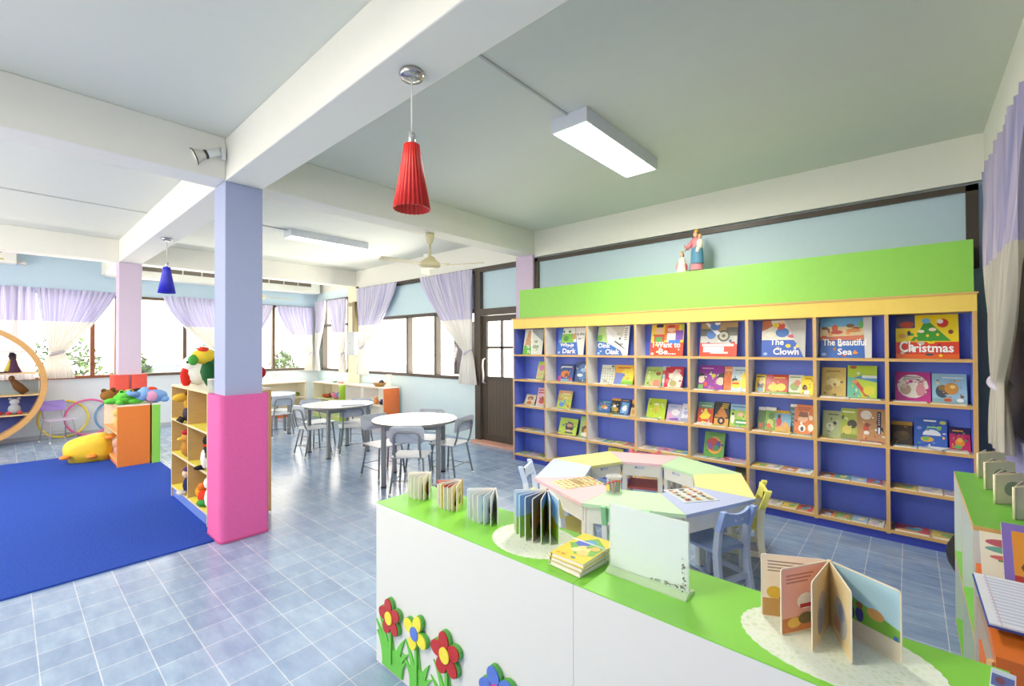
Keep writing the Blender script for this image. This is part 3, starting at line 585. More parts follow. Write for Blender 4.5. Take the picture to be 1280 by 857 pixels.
s3('red book with a yellow bird and green heading, fifth column', -1.602, .147, .222, [('r',0,0,1,1,'#d0482a'), ('r',0,.72,1,1,'#6aa88a'), ('p',[(.12,.3),(.5,.66),(.7,.5),(.86,.4),(.7,.24),(.3,.2)],'#f2d23a'), ('e',.5,.62,.1,.06,'#f6e05a'), ('s',.2,.78,.9,.86,1,'#f0f0e0'), ('r',0,0,1,.06,'#e8e0d8')], '#d0482a')
s3('black book with a brown fox and round badge, fifth column', -1.442, .132, .232, [('r',0,0,1,1,'#23201e'), ('p',[(0,.36),(.5,.86),(.9,.4),(.7,.3)],'#c8762a'), ('r',0,0,1,.3,'#d8983a'), ('e',.5,.2,.26,.16,'#1c1a1a'), ('e',.5,.2,.1,.08,'#d8a08a'), ('s',.5,.72,1,.96,3,'#e0c04a')], '#23201e')
s3('green farm picture book with white lettering band', -1.3, .155, .222, [('r',0,0,1,1,'#9cc84a'), ('r',0,.74,1,1,'#8fc0dc'), ('r',.3,.1,1,.34,'#3f9a3a'), ('s',.36,.14,.96,.3,1,W_), ('e',.16,.36,.1,.22,'#f0e8e0'), ('e',.16,.56,.07,.06,K_), ('e',.6,.56,.16,.1,'#f0c0a0'), ('s',.1,.84,.9,.94,1,'#4a70b8'), ('e',.9,.5,.08,.08,'#e0d04a')], '#9cc84a')
s3('thin white-topped booklet with green hedge, sixth column start', -1.057, .055, .215, [('r',0,0,1,1,'#5a8a4a'), ('r',0,.86,1,1,W_), ('e',.5,.2,.3,.12,'#c8503a'), ('e',.5,.5,.4,.2,'#3f6a34')], '#5a8a4a')
s3('thin white-topped booklet with frog picture, sixth column', -.998, .085, .22, [('r',0,0,1,1,'#7aa84a'), ('r',0,.86,1,1,W_), ('e',.5,.34,.3,.16,'#c8d06a'), ('e',.4,.2,.2,.12,'#d8603a'), ('e',.6,.62,.3,.14,'#4a7a3a')], '#7aa84a', y=4.6)
s3('blue and orange booklet with a red-shirted child', -.923, .128, .2, [('r',0,0,1,1,'#7ab4d8'), ('r',0,0,1,.3,'#d8a04a'), ('e',.28,.46,.16,.2,'#d0302a'), ('e',.28,.7,.11,.1,'#4a2f24'), ('e',.68,.34,.18,.12,'#e8a84a'), ('r',0,.86,1,1,'#e0b03a')], '#7ab4d8', y=4.6)
s3('dark teal slim book behind the orange one, sixth column', -.806, .06, .252, [('r',0,0,1,1,'#2a5a6a'), ('r',.1,.9,.9,1,'#e8e8e0'), ('s',.2,.2,.8,.8,4,'#5aa0a8')], '#2a5a6a', y=4.635)
s3('orange picture book with a smiling child under a title band', -.768, .15, .26, [('r',0,0,1,1,'#e2722a'), ('e',.45,.56,.24,.16,'#f0b890'), ('p',[(.2,.58),(.7,.58),(.64,.74),(.26,.74)],'#8a4a2a'), ('e',.4,.2,.18,.12,'#f2efe6'), ('e',.4,.18,.08,.08,'#3a3a44'), ('e',.82,.24,.14,.12,'#f2e8d8'), ('e',.82,.56,.1,.08,'#f0d8b8'), ('s',.16,.8,.84,.92,2,'#a83a1a')], '#e2722a')
s3('sage picture book with a black heart shape, seventh column', -.56, .125, .228, [('r',0,0,1,1,'#a8b47a'), ('e',.42,.4,.24,.16,'#d8dcb8'), ('e',.68,.54,.1,.07,K_), ('e',.4,.44,.05,.03,'#4a4a3a'), ('s',.3,.8,.9,.92,1,'#5f6a3a')], '#a8b47a')
s3('olive green picture book with a dark animal, seventh column', -.434, .108, .258, [('r',0,0,1,1,'#a8b83a'), ('e',.7,.5,.3,.14,'#3a2f2a'), ('e',.4,.3,.3,.14,'#d8c85a'), ('r',0,0,1,.16,'#7a8a2a'), ('s',.1,.82,.9,.94,1,'#e8efb0')], '#a8b83a', y=4.6)
s3('brown picture book with white disc and dark title strip', -.326, .182, .268, [('r',0,0,1,1,'#b8824e'), ('e',.32,.8,.2,.14,'#e8dcc8'), ('r',.7,.26,.84,.92,'#23222e'), ('r',.74,.26,.8,.44,'#f0f0f0'), ('s',.74,.5,.8,.88,6,'#d8c8c8'), ('e',.32,.4,.1,.1,'#c8482a'), ('e',.36,.5,.09,.06,'#7a3a24'), ('e',.34,.26,.1,.06,'#f0e6da'), ('e',.26,.14,.05,.08,'#d89a6a')], '#b8824e', y=4.595)
s3('dark brown picture book in the shadowed last column', -.11, .122, .188, [('r',0,0,1,1,'#3f2f24'), ('r',0,.84,1,1,'#c8922a'), ('e',.5,.4,.4,.2,'#5f4a34'), ('e',.6,.5,.2,.1,'#7a5f3a')], '#3f2f24')
s3('royal blue picture book with white arch and swimming fish', .022, .184, .228, [('r',0,0,1,1,'#2456b8'), ('e',.54,.42,.28,.2,'#e8eef6'), ('r',.2,.2,.86,.42,'#2456b8'), ('e',.4,.28,.2,.09,'#d8a83a'), ('e',.36,.3,.1,.07,'#6ab04a'), ('s',.4,.64,.76,.74,1,'#8fe08a'), ('s',.3,.84,.7,.96,1,W_), ('e',.88,.86,.1,.06,'#c8d060'), ('e',.16,.64,.08,.06,'#6a8ae0')], '#2456b8')
s3('small magenta and navy booklet with an orange creature', .218, .108, .178, [('r',0,0,1,1,'#c21f5a'), ('r',0,.72,1,1,'#231f4a'), ('e',.5,.34,.24,.16,'#e88a2a'), ('e',.5,.46,.14,.1,'#f0b04a'), ('e',.4,.16,.2,.08,'#5fae5a'), ('s',.15,.78,.7,.9,1,'#f0a04a')], '#c21f5a')
G4 = 'picture books on the lower shelves'
standing('lime picture book with a dark-bearded face, second column lower shelf', -3.31, .26, .21, Z4, [('r',0,0,1,1,'#b5d83a'), ('e',.58,.5,.24,.28,K_), ('e',.58,.58,.16,.12,'#d8a08a'), ('e',.58,.4,.16,.09,'#2a1f1f'), ('e',.58,.26,.14,.07,'#e8c8b8'), ('p',[(.36,.1),(.84,.1),(.8,.2),(.4,.2)],'#3a4a3a'), ('e',.22,.56,.07,.05,'#3a90c8'), ('s',.2,.84,.7,.92,1,'#c8a03a')], '#b5d83a', y=4.6, group=G4)
standing('green picture book with a lion mane, beside the bearded face book', -3.01, .14, .25, Z4, [('r',0,0,1,1,'#8fbf6a'), ('e',.8,.36,.6,.24,'#6a3a1f'), ('e',.8,.3,.36,.16,'#e09a4a'), ('e',.6,.14,.4,.1,'#f2e8dc'), ('e',.6,.66,.3,.1,'#c8a03a')], '#8fbf6a', y=4.61, group=G4)
standing('green square book with a red and blue bird disc', -1.544, .19, .246, Z4, [('r',0,0,1,1,'#4f9a2e'), ('e',.52,.48,.38,.34,'#e8a02a'), ('e',.44,.52,.3,.26,'#c8281f'), ('e',.7,.5,.12,.16,'#24409a'), ('e',.3,.44,.12,.14,'#7a3a9a'), ('e',.6,.38,.16,.12,'#2a7a4a'), ('s',.2,.86,.9,.94,1,'#2f6a1f')], '#4f9a2e', y=4.605, group=G4)
standing('yellow-green book showing its top just above the yellow table', -2.64, .19, .25, Z5, [('r',0,0,1,1,'#d8d83a'), ('e',.5,.6,.3,.2,'#8fbf3a')], '#d8d83a', y=4.6, group=G4)
standing('dark round-patterned book on the lowest shelf beyond the tables', -1.262, .12, .26, Z5, [('r',0,0,1,1,'#2f3a2a'), ('e',.5,.7,.45,.2,'#1c1c1a'), ('e',.4,.74,.14,.08,'#5a7a3a'), ('e',.65,.66,.12,.07,'#a8402a'), ('e',.5,.4,.4,.16,'#3a4a2a')], '#2f3a2a', y=4.6, group=G4)

# ---- books lying flat along the shelf fronts ---------------------------------------
PAL = [('white','#eceae0'),('yellow','#e8cf4a'),('pink','#e09ab0'),('light blue','#9cc3dc'),('green','#7fb04a'),('red','#cf4a3a'),('cream','#e6dcbc'),('orange','#e0903a'),('teal','#4a9a9a'),('grey','#b5b8b8')]
ORD = ['first','second','third','fourth','fifth','sixth','seventh','eighth']
ROW = {Z2:'second shelf', Z3:'third shelf', Z4:'fourth shelf', Z5:'bottom shelf'}
rnd = random.Random(11)
def flat_book(x, y, z, w, d, ci, rz, label, t=.006, group='thin books lying flat on the bookcase shelves', extra=None):
    nm, c = PAL[ci]; c2 = PAL[(ci+3) % 10][1]; c3 = PAL[(ci+6) % 10][1]; c4 = PAL[(ci+8) % 10][1]
    mb = MB(); mb.box(0, w, 0, d, 0, t, PAGE, top=M(c, .35))
    T = Matrix.Translation((0, 0, t)) @ Matrix.Rotation(R(-90), 4, 'X')
    art(mb, w, d, [('e',.35+.3*rnd.random(),.45,.25,.22,c2), ('r',.08,.1,.7,.2,c3), ('e',.7,.68,.14,.12,c4), ('s',.12,.8,.88,.92,1,'#5a5a66')], T=T)
    o = mb.build('picture_book', None, (x, y, z+.001), rotz=rz)
    return tag(o, label, 'book', group)
plan = {Z2:[1,1,2,2,2,3,2,2], Z3:[2,2,2,2,3,3,3,3], Z4:[3,3,4,3,4,4,4,3], Z5:[3,0,0,0,2,4,4,2]}
for z, ns in plan.items():
    for c, n in enumerate(ns):
        x0, x1 = DIV[c]+.03, DIV[c+1]-.03
        deep = z in (Z4, Z5)
        used = []
        for k in range(n):
            ci = rnd.randrange(10)
            while ci in used: ci = rnd.randrange(10)
            used.append(ci)
            cw = (x1-x0)/n; w = min(cw*.94, .19); d = (.17 if deep else .085)*rnd.uniform(.92, 1)
            x = x0 + cw*k + (cw-w)*rnd.uniform(.2, .8); y = 4.503 + rnd.uniform(0, .012)
            if deep and ((z == Z4 and c in (1,) and k > -1) or (z == Z4 and c == 4 and k < 2)): d = .085
            flat_book(x, y, z, w, d, ci, R(rnd.uniform(-3, 3)), '%s book lying flat, %s in its cell, %s, %s column from door' % (PAL[ci][0], ORD[k], ROW[z], ORD[c]), t=rnd.uniform(.005, .012))
pl = MB(); pl.add([(0,0,0),(.1,-.05,.0),(.16,.03,.012),(.06,.07,.004)], [(0,1,2,3)], M('#e8eaea', .15)); pl.add([(.02,-.02,.02),(.1,-.05,.0),(.16,.03,.012)], [(0,1,2)], M('#f4f6f6', .15))
tag(pl.build('plastic_sleeve', None, (.06, 4.52, Z3+.012)), 'crumpled clear plastic sleeve on the last third-shelf cell', 'plastic sleeve')

# statues ---------------------------------------------------------------------------
st = thing('statue', 'painted statue of a crowned robed woman holding a child', 'statue', (-1.64, 4.74, 2.262))
SKN = M('#e3b48c', .5)
MB().lathe([(0,0),(.085,0),(.085,.02),(0,.02)], M('#2c2a28', .5), 16).build('base', st)
MB().lathe([(.067,.02),(.06,.08),(.05,.2),(.05,.27),(.06,.33),(.035,.36),(.0,.365)], M('#d77f86', .6), 18, T=Matrix.Scale(.75,4,(0,1,0))).build('robe', st)
MB().lathe([(.064,.09),(.062,.16),(.056,.24),(.04,.27)], M('#3f7f9e', .6), 18, T=Matrix.Translation((.008,-.006,0))@Matrix.Scale(.8,4,(0,1,0))).build('mantle', st)
MB().ell((-.005,-.008,.392), (.024,.026,.032), SKN).build('head', st)
MB().ell((-.005,.004,.392), (.03,.028,.036), M('#4a3322', .7)).ell((-.03,.0,.35), (.014,.016,.04), M('#4a3322', .7)).build('hair', st)
MB().lathe([(.02,.415),(.026,.44),(.018,.445),(0,.45)], M('#e0a93a', .3, .5), 10).build('crown', st)
MB().tube([(-.035,-.01,.33),(-.06,-.03,.28),(-.082,-.06,.25)], [.022,.024,.026], M('#d77f86', .6)).ell((-.088,-.07,.248), .012, SKN).tube([(-.088,-.07,.215),(-.098,-.075,.29)], .004, M('#b08a50')).build('arm', st)
ch = MB().ell((.045,-.03,.29), (.034,.03,.05), M('#f1ead2', .6)).tube([(.03,-.03,.25),(.02,-.05,.2)], [.025,.014], M('#f1ead2', .6)).build('child_figure', st)
MB().ell((.045,-.035,.358), (.02,.021,.025), SKN).build('child_head', ch); MB().lathe([(.015,.37),(.019,.385),(0,.392)], M('#e0a93a', .3, .5), 10, T=Matrix.Translation((.045,-.033,0))).build('child_crown', ch)
s2_ = thing('statue', 'small statue of a crowned child in white robe beside the tall one', 'statue', (-1.79, 4.74, 2.262))
MB().lathe([(0,0),(.045,0),(.045,.012),(0,.012)], M('#4a3a2a'), 14).build('base', s2_)
MB().lathe([(.052,.012),(.05,.06),(.036,.13),(.03,.165),(.012,.18),(0,.18)], M('#f0e6cc', .6), 16).build('robe', s2_)
MB().ell((-.042,-.01,.08), (.02,.02,.05), M('#c98a86', .6)).ell((.042,-.01,.07), (.018,.02,.04), M('#b8505a', .6)).build('cloak', s2_)
MB().ell((0,-.004,.2), (.017,.018,.023), SKN).build('head', s2_); MB().ell((0,.004,.198), (.021,.018,.026), M('#5a4028', .7)).build('hair', s2_)
MB().lathe([(.013,.216),(.018,.234),(0,.245)], M('#e0a93a', .3, .5), 10).build('crown', s2_)

# ================================================================ OCTAGON TABLES AND WOODEN CHAIRS
OC = Vector((-1.545, 3.2)); RO, RI, TZ = .80, .42, .52
segs = [(0,'yellow','#ecec96','pale yellow trapezoid table at the bookcase-side beside the yellow chair'), (45,'green','#bfe6b4','pale green trapezoid table on the side nearest the bookcase'), (90,'pink','#eec6cc','plain pink trapezoid table near the bookcase with the red chair'), (135,'yellow','#ecec96','pale yellow trapezoid table between the pale blue and pink ones'),
        (180,'blue','#cbd9f0','pale blue trapezoid table next to the pale blue chair, nothing on it'), (225,'pink','#f0c3c9','pink trapezoid table carrying the printed yellow sheet'), (270,'green','#c4ecc0','pale green trapezoid table carrying the crayon jar'), (315,'blue','#b3c2ea','blue trapezoid table carrying the picture card grid')]
CRM = M('#f1efe2', .5)
for a, nm, hx, lab in segs:
    mid = R(a+22.5); cx, cy = OC.x + .6*math.cos(mid), OC.y + .6*math.sin(mid)
    t = thing('trapezoid_table', lab, 'table', (cx, cy, 0), mid, 'trapezoid tables forming an octagon ring')
    h = R(22.5); g = .0015
    def pt(r, s, o=0): return (r*math.cos(h) - .6, s*(r*math.sin(h) - g - o))
    top = [pt(RI,-1), pt(RO,-1), pt(RO,1), pt(RI,1)]
    MB().prism(top, TZ-.022, TZ, M(hx, .35, noise=.02), side=M(hx, .4)).build('tabletop', t)
    i0, i1 = RI*math.cos(h)-.6+.012, RO*math.cos(h)-.6-.03
    yi, yo = RI*math.sin(h)-.012, RO*math.sin(h)-.035
    MB().box(i0, i0+.018, -yi, yi, TZ-.115, TZ-.022, CRM).build('apron', t)
    MB().box(i1-.018, i1, -yo, yo, TZ-.13, TZ-.022, CRM).build('apron', t)
    for x, y in ((i0+.03,-yi+.005),(i0+.03,yi-.005),(i1-.03,-yo+.01),(i1-.03,yo-.01)):
        MB().box(x-.02, x+.02, y-.02, y+.02, 0, TZ-.023, CRM).build('leg', t, bevel=.004)
    if a in (45, 90, 135):
        s_ = MB(); s_.box(i0-.001, i0, -.02, .06, TZ-.055, TZ-.033, M('#c8cde0')); s_.box(i0-.0015, i0-.001, .045, .055, TZ-.05, TZ-.038, M('#3a4a70')); s_.build('sticker', t)
def wood_chair(label, x, y, face, back, leg, seat):
    # face: direction the sitter looks; origin under the seat centre
    t = thing('wooden_chair', label, 'chair', (x, y, 0), face-math.pi/2, 'small wooden chairs round the octagon tables')
    bm_, lm, sm = M(back, .4), M(leg, .4), M(seat, .45)
    # local +y is the sitting direction
    MB().prism(rrect(-.135, -.13, .135, .15, .03), .275, .295, sm).build('seat', t, bevel=.004)
    for s in (-1, 1):
        x0 = s*.125
        prof = [(-.19,.0),(-.15,.0),(-.118,.18),(-.112,.29),(-.128,.42),(-.165,.42),(-.152,.29),(-.16,.18)]
        L = MB().prism(prof, x0-.015, x0+.015, lm, plane='yz')
        l = L.build('rear_leg', t, bevel=.003)
        MB().prism([(-.128,.42),(-.165,.42),(-.205,.545),(-.17,.545)], x0-.0155, x0+.0155, bm_, plane='yz').build('post_top', l, bevel=.003)
        MB().prism([(.12,0),(.155,0),(.14,.275),(.1,.275)], x0-.015, x0+.015, lm, plane='yz').build('front_leg', t, bevel=.003)
        box(x0-.01, x0+.01, -.14, .125, .1, .13, lm).build('side_rail', t)
    # crest rail, dipped at the centre
    cr = MB(); n = 10
    for i in range(n):
        xa, xb = -.115+.23*i/n, -.115+.23*(i+1)/n
        ya, yb_ = -.18-.02*math.cos(xa/.115*math.pi/2), -.18-.02*math.cos(xb/.115*math.pi/2)
        za, zb_ = .535-.02*math.cos(xa/.115*math.pi/2), .535-.02*math.cos(xb/.115*math.pi/2)
        la, lb_ = .445+.012*math.cos(xa/.115*math.pi/2)*0, .445
        v = [(xa,ya+.018,la),(xb,yb_+.018,lb_),(xb,yb_+.008,zb_),(xa,ya+.008,za),(xa,ya+.038,la),(xb,yb_+.038,lb_),(xb,yb_+.026,zb_),(xa,ya+.026,za)]
        cr.add(v, [(0,1,2,3),(7,6,5,4),(3,2,6,7),(4,5,1,0)], bm_, smooth=False)
    b = cr.build('backrest', t)
    box(-.035, .035, -.186, -.18, .475, .5, M('#e4dde8')).build('sticker', b)
    box(-.11, .11, -.155, -.135, .1, .13, lm).build('rear_rail', t)
    return t
def around(ang, r, **k): return OC.x + r*math.cos(R(ang)), OC.y + r*math.sin(R(ang)), R(ang+180)
for ang, r, bk, lg, se, lab in ((337,.67,'#8fa9e4','#a9b6cf','#7f96bf','mid-blue wooden child chair pulled up to the blue table with card grid'),
        (18,.66,'#e6e06a','#ece6c8','#dcd46a','yellow wooden child chair beside the bookcase end of the octagon'),
        (203,.72,'#c9daf2','#e6eaf2','#c9d6ee','pale blue wooden child chair at the far end of the octagon near the door'),
        (254,.71,'#ece08a','#dfe3ea','#d8cc6a','yellow wooden child chair behind the tallest fanned book'),
        (290,.64,'#8fdc9a','#eef2ec','#9fd8a4','green wooden child chair behind the acrylic sign holder'),
        (112,.6,'#c85a56','#eee6de','#c4544f','red wooden child chair under the far pink table')):
    x, y, f_ = around(ang, r); wood_chair(lab, x, y, f_, bk, lg, se)
# things on the octagon
def quad_sheet(name, label, cat, corners, z, base, items):
    p = [Vector(c) for c in corners]; o = p[0]; ex = p[1]-p[0]; ey = p[3]-p[0]
    w, h = ex.length, ey.length; ang = math.atan2(ex.y, ex.x)
    mb = MB(); mb.box(0, w, 0, h, 0, .003, M(base, .3))
    art(mb, w, h, items, T=Matrix.Translation((0,0,.003)) @ Matrix.Rotation(R(-90), 4, 'X'))
    return tag(mb.build(name, None, (o.x, o.y, z+.001), rotz=ang), label, cat)
cl = ['#d8b04a','#c8905a','#8fb0a0','#e0c86a','#d98a8a','#b8a86a']
quad_sheet('printed_sheet', 'pale yellow printed play sheet lying on the pink table', 'sheet', ((-1.955,2.635),(-1.775,2.548),(-1.664,2.85),(-1.845,2.935)), TZ, '#efe2b0',
    [('e',.1+.2*(i%5),.08+.12*(i//5),.06+.03*(i%2),.04,cl[(i*7)%6]) for i in range(40)] + [('s',.1,.4,.9,.6,3,'#b89a6a')])
it = []
for i in range(5):
    for j in range(3):
        x_, y_ = .1+.19*i, .2+.3*j
        it += [('e',x_,y_,.075,.1,'#f4efe2'), ('e',x_+.01,y_-.03,.06,.06,['#8a4a2a','#c8802a','#3a4a5a','#5a7a3a','#b0402a'][(i+2*j)%5]), ('e',x_,y_+.04,.05,.04,['#e8b07a','#2a2a30','#d8c85a'][(i+j)%3])]
quad_sheet('picture_card', 'white card with three rows of food pictures on the blue table', 'card', ((-1.265,2.975),(-1.061,2.815),(-.905,3.02),(-1.12,3.175)), TZ, '#cfd6dc', it)
jr = thing('crayon_jar', 'clear plastic jar of coloured crayons with red ribbon on the green table', 'jar', (-1.495, 2.72, TZ+.001))
MB().lathe([(0,0),(.047,0),(.05,.004),(.05,.1),(.047,.104)], clear_mat('#eef6f0', .22), 24).build('jar_body', jr)
MB().lathe([(.047,.096),(.053,.097),(.053,.112),(.046,.114),(0,.113)], clear_mat('#f4f6f6', .35), 24).build('lid', jr)
rj = random.Random(3)
for i in range(26):
    a = rj.uniform(0, TAU); r_ = .035*math.sqrt(rj.random()); c = rj.choice(['#a83a2a','#3a5a3a','#c8902a','#4a3a2a','#2a4a7a','#7a2a4a','#d8c03a','#5a7a3a'])
    MB().tube([(r_*math.cos(a), r_*math.sin(a), .006), (r_*1.1*math.cos(a+.3), r_*1.1*math.sin(a+.3), .07+.012*rj.random()), (r_*1.1*math.cos(a+.3), r_*1.1*math.sin(a+.3), .084)], [.0045,.0045,.0012], M(c, .5), n=6).build('crayon', jr)
MB().tube([(.0515*math.cos(t), .0515*math.sin(t), .06+.03*math.sin(t+2.2)) for t in [k*TAU/24 for k in range(25)]], .004, M('#d8321f', .4), n=6).build('ribbon', jr)
MB().prism([(-.02,.02),(.018,.022),(.012,.06),(-.016,.055)], -.0525, -.0515, M('#e8c83a', .4), plane='xz', T=Matrix.Rotation(R(-20),4,'Z')).build('sticker', jr)

# ================================================================ COUNTER
CY0, CY1, CZ = 1.19, 1.523, .755
for lab, x0, x1 in (('white counter with green top carrying the fanned books and foam flowers', -1.93, -.8008), ('white counter with green top carrying the sign holder and open book', -.7992, .165)):
    c = thing('counter', lab, 'counter', ((x0+x1)/2, (CY0+CY1)/2, 0)); hw = (x1-x0)/2; hd = (CY1-CY0)/2
    CW = M('#dfdfd9', .35, noise=.015)
    box(-hw, hw, -hd, -hd+.018, .0, CZ-.004, CW).build('front_panel', c)
    box(-hw, -hw+.018, -hd+.018, hd, 0, CZ-.004, CW).build('side_panel', c); box(hw-.018, hw, -hd+.018, hd, 0, CZ-.004, CW).build('side_panel', c)
    box(-hw+.018, hw-.018, hd-.018, hd, 0, CZ-.004, CW).build('back_panel', c)
    box(-hw, hw, -hd, hd, CZ-.004, CZ, M('#78cc3e', .3, noise=.03)).build('countertop', c)
# foam flowers
def leaves(kind):
    if kind == 0: return [blade(.0,0,.2,.08,-.02), blade(-.03,0,.24,.055,-.075), blade(-.045,0,.2,.05,-.085), blade(-.05,0,.15,.055,-.07), blade(.03,0,.2,.06,.075), blade(.04,.0,.15,.06,.095), [(-.055,0),(.05,0),(.07,.1),(-.07,.1)], blade(.06,.0,.1,.05,.055)]
    return [blade(0,0,.2,.07,0), blade(-.02,.02,.18,.045,-.07), blade(-.03,0,.13,.05,-.08), blade(.025,0,.16,.055,.055), blade(.03,0,.11,.055,.07), [(-.04,0),(.04,0),(.045,.1),(-.045,.1)]]
def flower(label, x, z, r, pet, cen, a0, kind, np_=5):
    t = thing('foam_flower', label, 'flower decoration', (x, CY0, 0), group='foam flowers on the counter front')
    gm = M('#5cc23e', .6); pm = M(pet, .6); cm = M(cen, .6); bk = M('#3f9a3a', .6)
    lf = MB()
    for k, pgn in enumerate(leaves(kind)): lf.prism(pgn, -.006-.0006*k, -.0005, gm, plane='xz', T=Matrix.Translation((.0, 0, .015)))
    lf.build('leaf_cluster', t)
    MB().prism([(-.008,.05),(.008,.05),(.007,z-r*.3),(-.007,z-r*.3)], -.016, -.0115, gm, plane='xz').build('stem', t)
    for k in range(np_):
        a = R(a0) + TAU*k/np_; px, pz = r*.58*math.cos(a), z + r*.58*math.sin(a)
        p = MB().prism(ellipse(px, pz, r*.44, r*.34, 16, a), -.022, -.0165, pm, plane='xz').build('petal', t)
        MB().prism(ellipse(px+.006, pz+.003, r*.46, r*.36, 16, a), -.016, -.002, bk, plane='xz').build('backing', p)
    MB().prism(ellipse(0, z, r*.34, r*.36, 18), -.026, -.0225, cm, plane='xz').build('flower_center', t)
flower('red foam flower with yellow centre closest to the counter end', -1.793, .262, .082, '#b51f24', '#f0dc3a', 100, 0)
flower('yellow foam flower with blue centre on the counter front', -1.6, .272, .08, '#efe23a', '#4a6fd0', 70, 1, 4)
flower('red foam flower with yellow centre between yellow and blue ones', -1.4, .27, .088, '#b8151c', '#f2dc3a', 100, 1)
flower('blue foam flower with pink centre on the counter front', -1.115, .262, .088, '#4a6fd0', '#e83a8a', 110, 1)
# fanned board books
def fan_book(label, x, y, z, a0, a1, n, L, h, pics, cover, group, edge='#f3efe6', texts=False, angs=None):
    t = thing('board_book', label, 'book', (x, y, z), group=group)
    if angs is None: angs = [a0 + (a1-a0)*i/(n-1) for i in range(n)]
    for i, a in enumerate(angs):
        ends = i in (0, len(angs)-1); th = .0026
        mb = MB(); T = Matrix.Rotation(R(a), 4, 'Z')
        mb.prism(rrect(.004, .0, L, h, .008, 3), -th/2, th/2, M(edge, .5), plane='xz', T=T)
        its = pics[i % len(pics)]
        art(mb, L-.004, h, its, T=T @ Matrix.Translation((.004, -th/2, 0)))
        its2 = its
        art(mb, L-.004, h, its2, T=T @ Matrix.Translation((L, th/2, 0)) @ Matrix.Rotation(math.pi, 4, 'Z'))
        mb.build('cover' if ends else 'page', t)
    MB().tube([(0,0,0),(0,0,h)], .005, M(cover, .4), n=8).build('spine', t)
    return t
FG = 'fanned board books standing on the white counter'
def pg(bg, *it): return [('r',.02,.02,.98,.98,bg)] + list(it)
cream = '#f1ede0'
fan_book('small cream board book fanned open with apple pictures, first on the counter', -1.825, 1.435, CZ+.001, 222, 318, 8, .112, .113,
    [pg(cream, ('e',.5,.55,.2,.22,'#d84a3a'), ('e',.5,.85,.08,.06,'#4a8a3a')), pg(cream, ('e',.45,.4,.2,.25,'#c8dcae'), ('e',.6,.7,.12,.1,'#e0c86a')), pg('#f0ead0', ('e',.5,.45,.28,.26,'#c86a3a'), ('e',.6,.2,.2,.1,'#4a3a2a')), pg('#eef0da', ('e',.5,.5,.22,.3,'#b8c84a'), ('e',.4,.3,.14,.1,'#6a8a3a'))], cream, FG)
fan_book('small board book with red page tops fanned open, second on the counter', -1.6, 1.445, CZ+.001, 230, 306, 8, .118, .116,
    [pg(cream, ('r',0,.9,1,1,'#d8483a')), pg(cream, ('r',0,.9,1,1,'#c83a2a'), ('e',.6,.4,.22,.24,'#26242a')), pg('#f3e6c6', ('e',.5,.5,.25,.25,'#e08a3a'), ('e',.4,.25,.2,.14,'#3a2a26')), pg('#f0d86a', ('e',.55,.35,.22,.2,'#5a3a24'), ('e',.5,.7,.2,.1,'#d87a2a'))], '#d8a03a', FG)
fan_book('small white and blue board book fanned open, third on the counter', -1.375, 1.44, CZ+.001, 222, 318, 8, .125, .122,
    [pg('#eaf0f4', ('e',.4,.5,.2,.2,'#bcd4e4')), pg('#cfe0ee', ('e',.5,.4,.12,.14,'#26242a'), ('e',.6,.6,.2,.1,'#8fb0c8')), pg('#dfe8e4', ('r',.1,.1,.6,.4,'#7f9a4a'), ('e',.5,.5,.24,.2,'#3a5a9a'), ('e',.5,.42,.1,.1,'#c83a2a')), pg('#e6e6e0', ('e',.5,.5,.3,.2,'#b0a898'), ('e',.4,.7,.2,.12,'#8fb0b8'), ('e',.6,.3,.16,.1,'#a86a5a'))], '#eaeef0', FG)
sky = lambda *it: pg('#a9d8f6', ('r',.02,.02,.98,.42,'#93d44a'), *it)
fan_book('tall sky-blue board book with garden pictures fanned open on the doily', -1.1, 1.455, CZ+.003, 224, 326, 8, .135, .168,
    [sky(('e',.72,.68,.16,.16,'#e8a83a'), ('e',.5,.3,.2,.12,'#e8d24a'), ('e',.7,.2,.16,.1,'#8a5a2a')), sky(('e',.5,.3,.28,.2,'#d8b83a'), ('e',.6,.16,.2,.1,'#a8c83a')), pg('#7fb8ea', ('r',.02,.02,.98,.5,'#7fc04a'), ('e',.6,.3,.25,.25,'#8a6a3a'), ('e',.4,.2,.2,.12,'#c8a84a')), pg('#6fa4da', ('r',.02,.02,.98,.6,'#74a63c'), ('e',.5,.4,.3,.3,'#6a4a2a'), ('e',.5,.15,.3,.1,'#a8b83a')), pg('#7a6450', ('e',.5,.5,.3,.4,'#a8683a'), ('e',.5,.2,.3,.15,'#3a5a24')), pg('#6fa83a', ('e',.5,.4,.35,.35,'#6a4424'), ('r',.02,.8,.98,.98,'#5a90c8'))], '#c8403a', FG)
